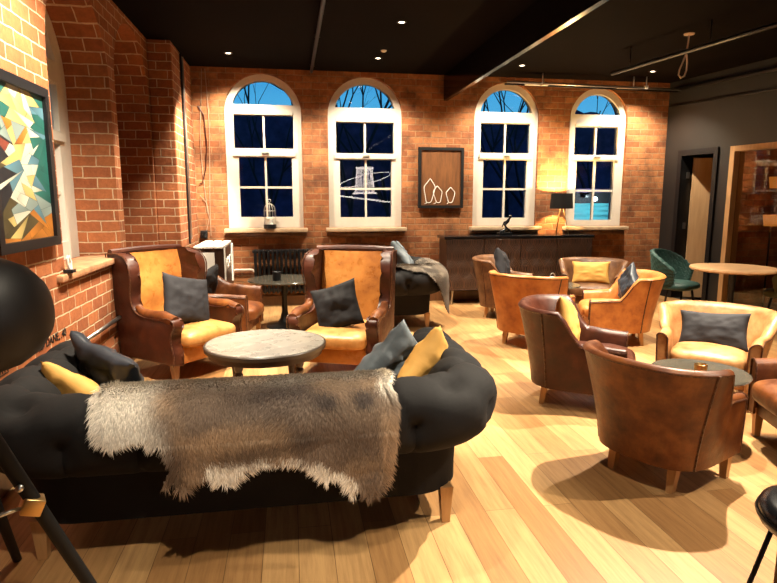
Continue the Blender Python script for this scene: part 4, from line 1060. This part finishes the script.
cd = thing('ceiling_conduit', 'dark conduit running along the ceiling between the two left windows', 'conduit', (0.335, 5.6, CEIL-0.025))
MB().tube([(0, -4.5, 0), (0, 2.75, 0)], 0.02, 10).build('tube', 'black', cd)
for y in (-1.0, 1.0, 2.4): MB().box((0, y, 0.012), (0.06, 0.03, 0.03)).build('clip', 'black', cd)

tk = thing('lighting_rail', 'steel rail hung from the ceiling above the right hand windows', 'rail', (4.30, 8.02, 3.085))
MB().tube([(-1.30, 0, 0.012), (1.36, 0, -0.02)], 0.016, 10).build('rail_tube', 'steel', tk)
MB().tube([(-1.30, 0.09, 0.0), (1.36, 0.09, -0.03)], 0.012, 10).build('rail_tube', 'black', tk)
for x in (-0.78, 0.60, 0.80): MB().tube([(x, 0, 0.0), (x, 0, CEIL-3.085)], 0.010, 8).build('hanger', 'white', tk)
for x in (-0.78, 0.80): MB().box((x, 0, -0.0), (0.05, 0.05, 0.05), bev=0.006).build('coupling', 'white', tk)
for x in (-0.95, 0.45): MB().box((x+0.1, 0.05, -0.005), (0.34, 0.05, 0.02), bev=0.004).build('rail_highlight', 'white', tk)  # white strips put on as the bright highlights of the lit rail

bp = thing('black_pipe', 'black pipe hung below the right hand ceiling', 'pipe', (4.10, 5.6, 3.0))
MB().tube([(-0.21, 1.25, 0), (0.50, -3.2, 0)], 0.022, 10).build('tube', 'black', bp)
for x, y in ((-0.16, 0.95), (0.02, -0.15)):
    MB().tube([(x, y, 0.0), (x, y, CEIL-3.0)], 0.007, 8).build('hanger', 'black', bp)
wp = tag(MB().tube([fr(0.1, 3.10, -0.05), fr(6.0, 3.02, -0.05)], 0.025, 10).build('black_pipe', 'black'), 'black pipe high along the dark right hand wall', 'pipe')
w2 = tag(MB().tube([fr(0.05, 2.88, -0.03), fr(6.0, 2.74, -0.03)], 0.014, 10).build('conduit', 'black'), 'thin black conduit lower on the dark right hand wall', 'conduit')
pc = thing('pull_cord', 'pale looped pull cord hanging from the right hand ceiling', 'cord', (4.22, 5.92, CEIL))
MB().lathe([(0, -0.012), (0.05, -0.012), (0.055, 0.0), (0, 0.0)], seg=24).build('mount', 'rope', pc)
def Pc(px_, z): return (px_, -0.02, z)
lpz = [(0, 0, -0.01), (-0.005, 0, -0.10), (-0.015, 0, -0.19)]
loop = [(-0.02, -0.205), (-0.05, -0.29), (-0.085, -0.37), (-0.09, -0.42), (-0.06, -0.45), (-0.02, -0.43), (0.0, -0.37), (0.0, -0.29), (-0.012, -0.205)]
MB().tube(lpz + [(x, 0, z) for x, z in loop], 0.009, 8).build('cord', 'rope', pc)

# ---------------------------------------------------------------- lamps of the side room
for i, (u, v, dpt, lab) in enumerate(((1.46, 1.72, 1.3, 'amber glass pendant lamp seen through the glazed partition, upper one'), (1.425, 1.21, 1.0, 'amber shaded lamp seen through the glazed partition, lower one'))):
    p = Vector(fr(u, v, 0.56)); t = thing('amber_lamp', lab, 'lamp', p)
    MB().lathe([(0.085, -0.075), (0.105, 0.07), (0.10, 0.075), (0.08, -0.07), (0.085, -0.075)], seg=32, cap=False).build('lamp_shade', 'amber', t, sharp=50)
    MB().sphere((0, 0, 0), 0.03).build('bulb', 'bulb', t)
    if i == 0: MB().tube([(0, 0, 0.03), (0, 0, CEIL-p.z)], 0.006, 6).build('flex', 'black', t)
    else: MB().tube([(0, 0, -0.03), (0, 0, -p.z+0.012)], 0.012, 8).build('stem', 'black', t); MB().lathe([(0, -p.z), (0.12, -p.z), (0.12, -p.z+0.015), (0, -p.z+0.015)], seg=24).build('base', 'black', t)
shf = thing('side_room_counter', 'wooden counter in the room behind the glazed partition', 'counter', (0, 0, 0))
MB().prism(rect(1.25, 4.6, 1.05, 1.10), 0.35, lambda u, v, w_: fr(u, v, 2.1+w_)).build('counter_top', 'mid_wood', shf, smooth=False)
MB().prism(rect(1.3, 4.55, 0.0, 1.05), 0.25, lambda u, v, w_: fr(u, v, 2.2+w_)).build('counter_front', 'dark_wood', shf, smooth=False)

# big glass pendant behind the camera, seen reflected in the second window
gp = thing('glass_pendant', 'large lit glass pendant seen only as a reflection in the second arched window', 'pendant light', (2.33, -1.5, 0))
for k in range(14):
    an = 2*PI*k/14
    MB().tube([(0.30*math.cos(an), 0.30*math.sin(an), 1.72), (0.24*math.cos(an), 0.24*math.sin(an), 2.42)], 0.012, 6).build('light_tube', 'leds', gp)
for z, r_ in ((2.45, 0.26), (1.68, 0.36)):
    MB().tube([(r_*math.cos(a), r_*math.sin(a), z) for a in [2*PI*k/40 for k in range(41)]], 0.03, 8).build('hoop', 'leds', gp)
MB().tube([(0.95*math.cos(a), 0.95*math.sin(a), 1.50-0.12*math.cos(a)) for a in [2*PI*k/48 for k in range(49)]], 0.016, 6).build('outer_ring', 'leds', gp)
MB().tube([(0.80*math.cos(a), 0.80*math.sin(a), 2.1+0.25*math.cos(a+0.6)) for a in [2*PI*k/48 for k in range(49)]], 0.012, 6).build('outer_ring', 'leds', gp)
MB().tube([(0, 0, 2.45), (0, 0, CEIL)], 0.02, 8).build('stem', 'black', gp)

# ---------------------------------------------------------------- outside, at dusk
g = MB().box((4, 30, -0.6), (90, 43, 0.1)).build('ground_outside', 'hedge', smooth=False); struct(g)
m = MB()
m.grid(lambda u, v: Vector((-14+40*u, 17+1.2*math.sin(v*PI*0.5)+0.6*nz3((u*20, v*3, 1), 1), -0.6+(4.78+0.45*nz3((u*14, 0.3, 7), 1)+0.35*nz3((u*60, 0.3, 9), 1))*v)), 160, 10)
hg = m.build('hedge', 'hedge'); tag(hg, 'dark hedge line outside beyond the arched windows', 'hedge')
def bare_tree(label, x, y, h, seed):
    t = thing('bare_tree', label, 'tree', (x, y, -0.6), 0, 'bare trees outside the windows'); rng = random.Random(seed)
    m = MB()
    def grow(p, d, L, r, depth):
        pts = [p]
        for k in range(3):
            d = (d+Vector((rng.uniform(-.16, .16), rng.uniform(-.10, .10), 0.05))).normalized(); pts.append(pts[-1]+d*L/3)
        m.tube(pts, [r, r*0.9, r*0.8, r*0.65], 5 if depth < 3 else 3, cap=False)
        if depth >= 7: return
        for k in range(2 if depth else 3):
            a_ = rng.uniform(0.2, 0.55)*(1 if k % 2 else -1); nd = (Matrix.Rotation(a_, 3, 'Y') @ d + Vector((0, rng.uniform(-.3, .3), 0.12))).normalized()
            grow(pts[rng.choice((2, 3))], nd, L*rng.uniform(0.68, 0.85), r*0.62, depth+1)
    grow(Vector((0, 0, 0)), Vector((rng.uniform(-.08, .08), 0, 1)), h*0.34, h*0.008, 0)
    m.build('trunk_and_branches', 'bark', t, weld=False); return t
for i, (x, y, h, lab) in enumerate(((-0.6, 14.5, 7.2, 'bare tree outside the leftmost arched window'), (1.4, 13.2, 8.0, 'tall bare tree outside the second arched window'), (2.7, 14.6, 8.2, 'bare tree outside the second window, farther off'),
        (0.4, 13.8, 7.4, 'bare tree outside between the two left arched windows'), (-1.6, 13.4, 7.0, 'bare tree outside at the left of the leftmost arched window'), (6.2, 14.6, 7.4, 'bare tree outside between the two right arched windows'), (4.5, 14.9, 7.0, 'bare tree outside at the left of the third arched window'),
        (5.3, 13.6, 7.6, 'bare tree outside the third arched window'), (7.9, 14.0, 7.4, 'bare tree outside the rightmost arched window'))):
    bare_tree(lab, x, y, h, 40+i)
shd = thing('shed', 'teal shuttered shed outside the rightmost arched window', 'shed', (6.85, 12.8, -0.55))
m = MB(); m.box((0, 0.6, 1.1), (1.9, 1.2, 2.2)); m.build('walls', 'bark', shd, smooth=False)
m = MB(); m.grid(lambda u, v: Vector((-0.75+1.35*u, -0.03+0.012*math.sin(v*2*PI*16), 0.1+1.85*v)), 2, 130); o = m.build('roller_shutter', 'teal', shd)
MB().box((0, 0.55, 2.24), (2.05, 1.4, 0.08)).build('roof', 'hedge', shd, smooth=False)
MB().box((-0.1, -0.15, 2.12), (0.14, 0.10, 0.08), bev=0.01).build('floodlight', 'black', shd)

# ---------------------------------------------------------------- lights
def spot(x, y, tx, ty, watts, cone=70, blend=0.35, r=0.03, col=(1, 0.87, 0.67), tz=0.0, z=None):
    l = bpy.data.lights.new('ceiling_spot', 'SPOT'); l.energy = watts; l.spot_size = R(cone); l.spot_blend = blend; l.shadow_soft_size = r; l.color = col
    o = bpy.data.objects.new('ceiling_spot', l); COL.objects.link(o); o.location = (x, y, z if z else CEIL-0.02)
    o.rotation_euler = (Vector((tx, ty, tz))-o.location).to_track_quat('-Z', 'Y').to_euler(); return o
WARM = (1, 0.79, 0.50)
spot(-0.68, 7.58, -0.60, 8.2, 420, 118, 0.6, tz=1.2)
spot(1.13, 7.54, 1.15, 8.1, 420, 118, 0.6, tz=1.0)
spot(3.05, 7.62, 3.05, 8.1, 420, 118, 0.6, tz=1.0)
spot(4.96, 7.67, 5.0, 8.1, 420, 118, 0.6, tz=1.0)
spot(1.14, 6.02, 1.4, 6.1, 800, 80, 0.4)
spot(3.05, 6.0, 2.9, 6.1, 1000, 80, 0.4)
spot(3.05, 4.4, 2.7, 4.5, 900, 76, 0.4)
spot(2.85, 3.45, 2.1, 2.6, 1600, 84, 0.4)
spot(-0.30, 4.55, -0.30, 4.7, 1000, 74, 0.5)
spot(-0.68, 6.0, -0.8, 6.2, 500, 80, 0.4)
spot(-0.55, 3.4, -1.5, 3.95, 1000, 96, 0.7, tz=1.0)
spot(-0.5, 6.9, -1.25, 7.75, 1100, 50, 0.6, tz=1.6)  # added spot to brighten the pilaster face, no ceiling fitting here
spot(-0.1, 0.7, -0.15, 2.2, 260, 54, 0.7, tz=0.4)
spot(0.5, 3.0, 0.0, 2.4, 220, 56, 0.5)
spot(4.7, 4.6, 4.6, 4.8, 600, 80, 0.4)
spot(3.5, 1.7, 2.35, 2.5, 420, 66, 0.5, tz=0.3)
spot(0.95, 1.2, 1.1, 1.9, 240, 74, 0.8)
def point(name, loc, watts, col, r=0.03):
    l = bpy.data.lights.new(name, 'POINT'); l.energy = watts; l.color = col; l.shadow_soft_size = r
    o = bpy.data.objects.new(name, l); COL.objects.link(o); o.location = loc; return o
point('table_lamp_light', (3.93, 8.12, 1.53), 190, (1, 0.62, 0.24), 0.03)
point('shed_floodlight', (6.75, 12.3, 1.5), 45, (0.75, 0.95, 1.0), 0.05)
point('side_room_light', fr(3.0, 2.9, 1.4), 25, (1, 0.5, 0.2), 0.1)
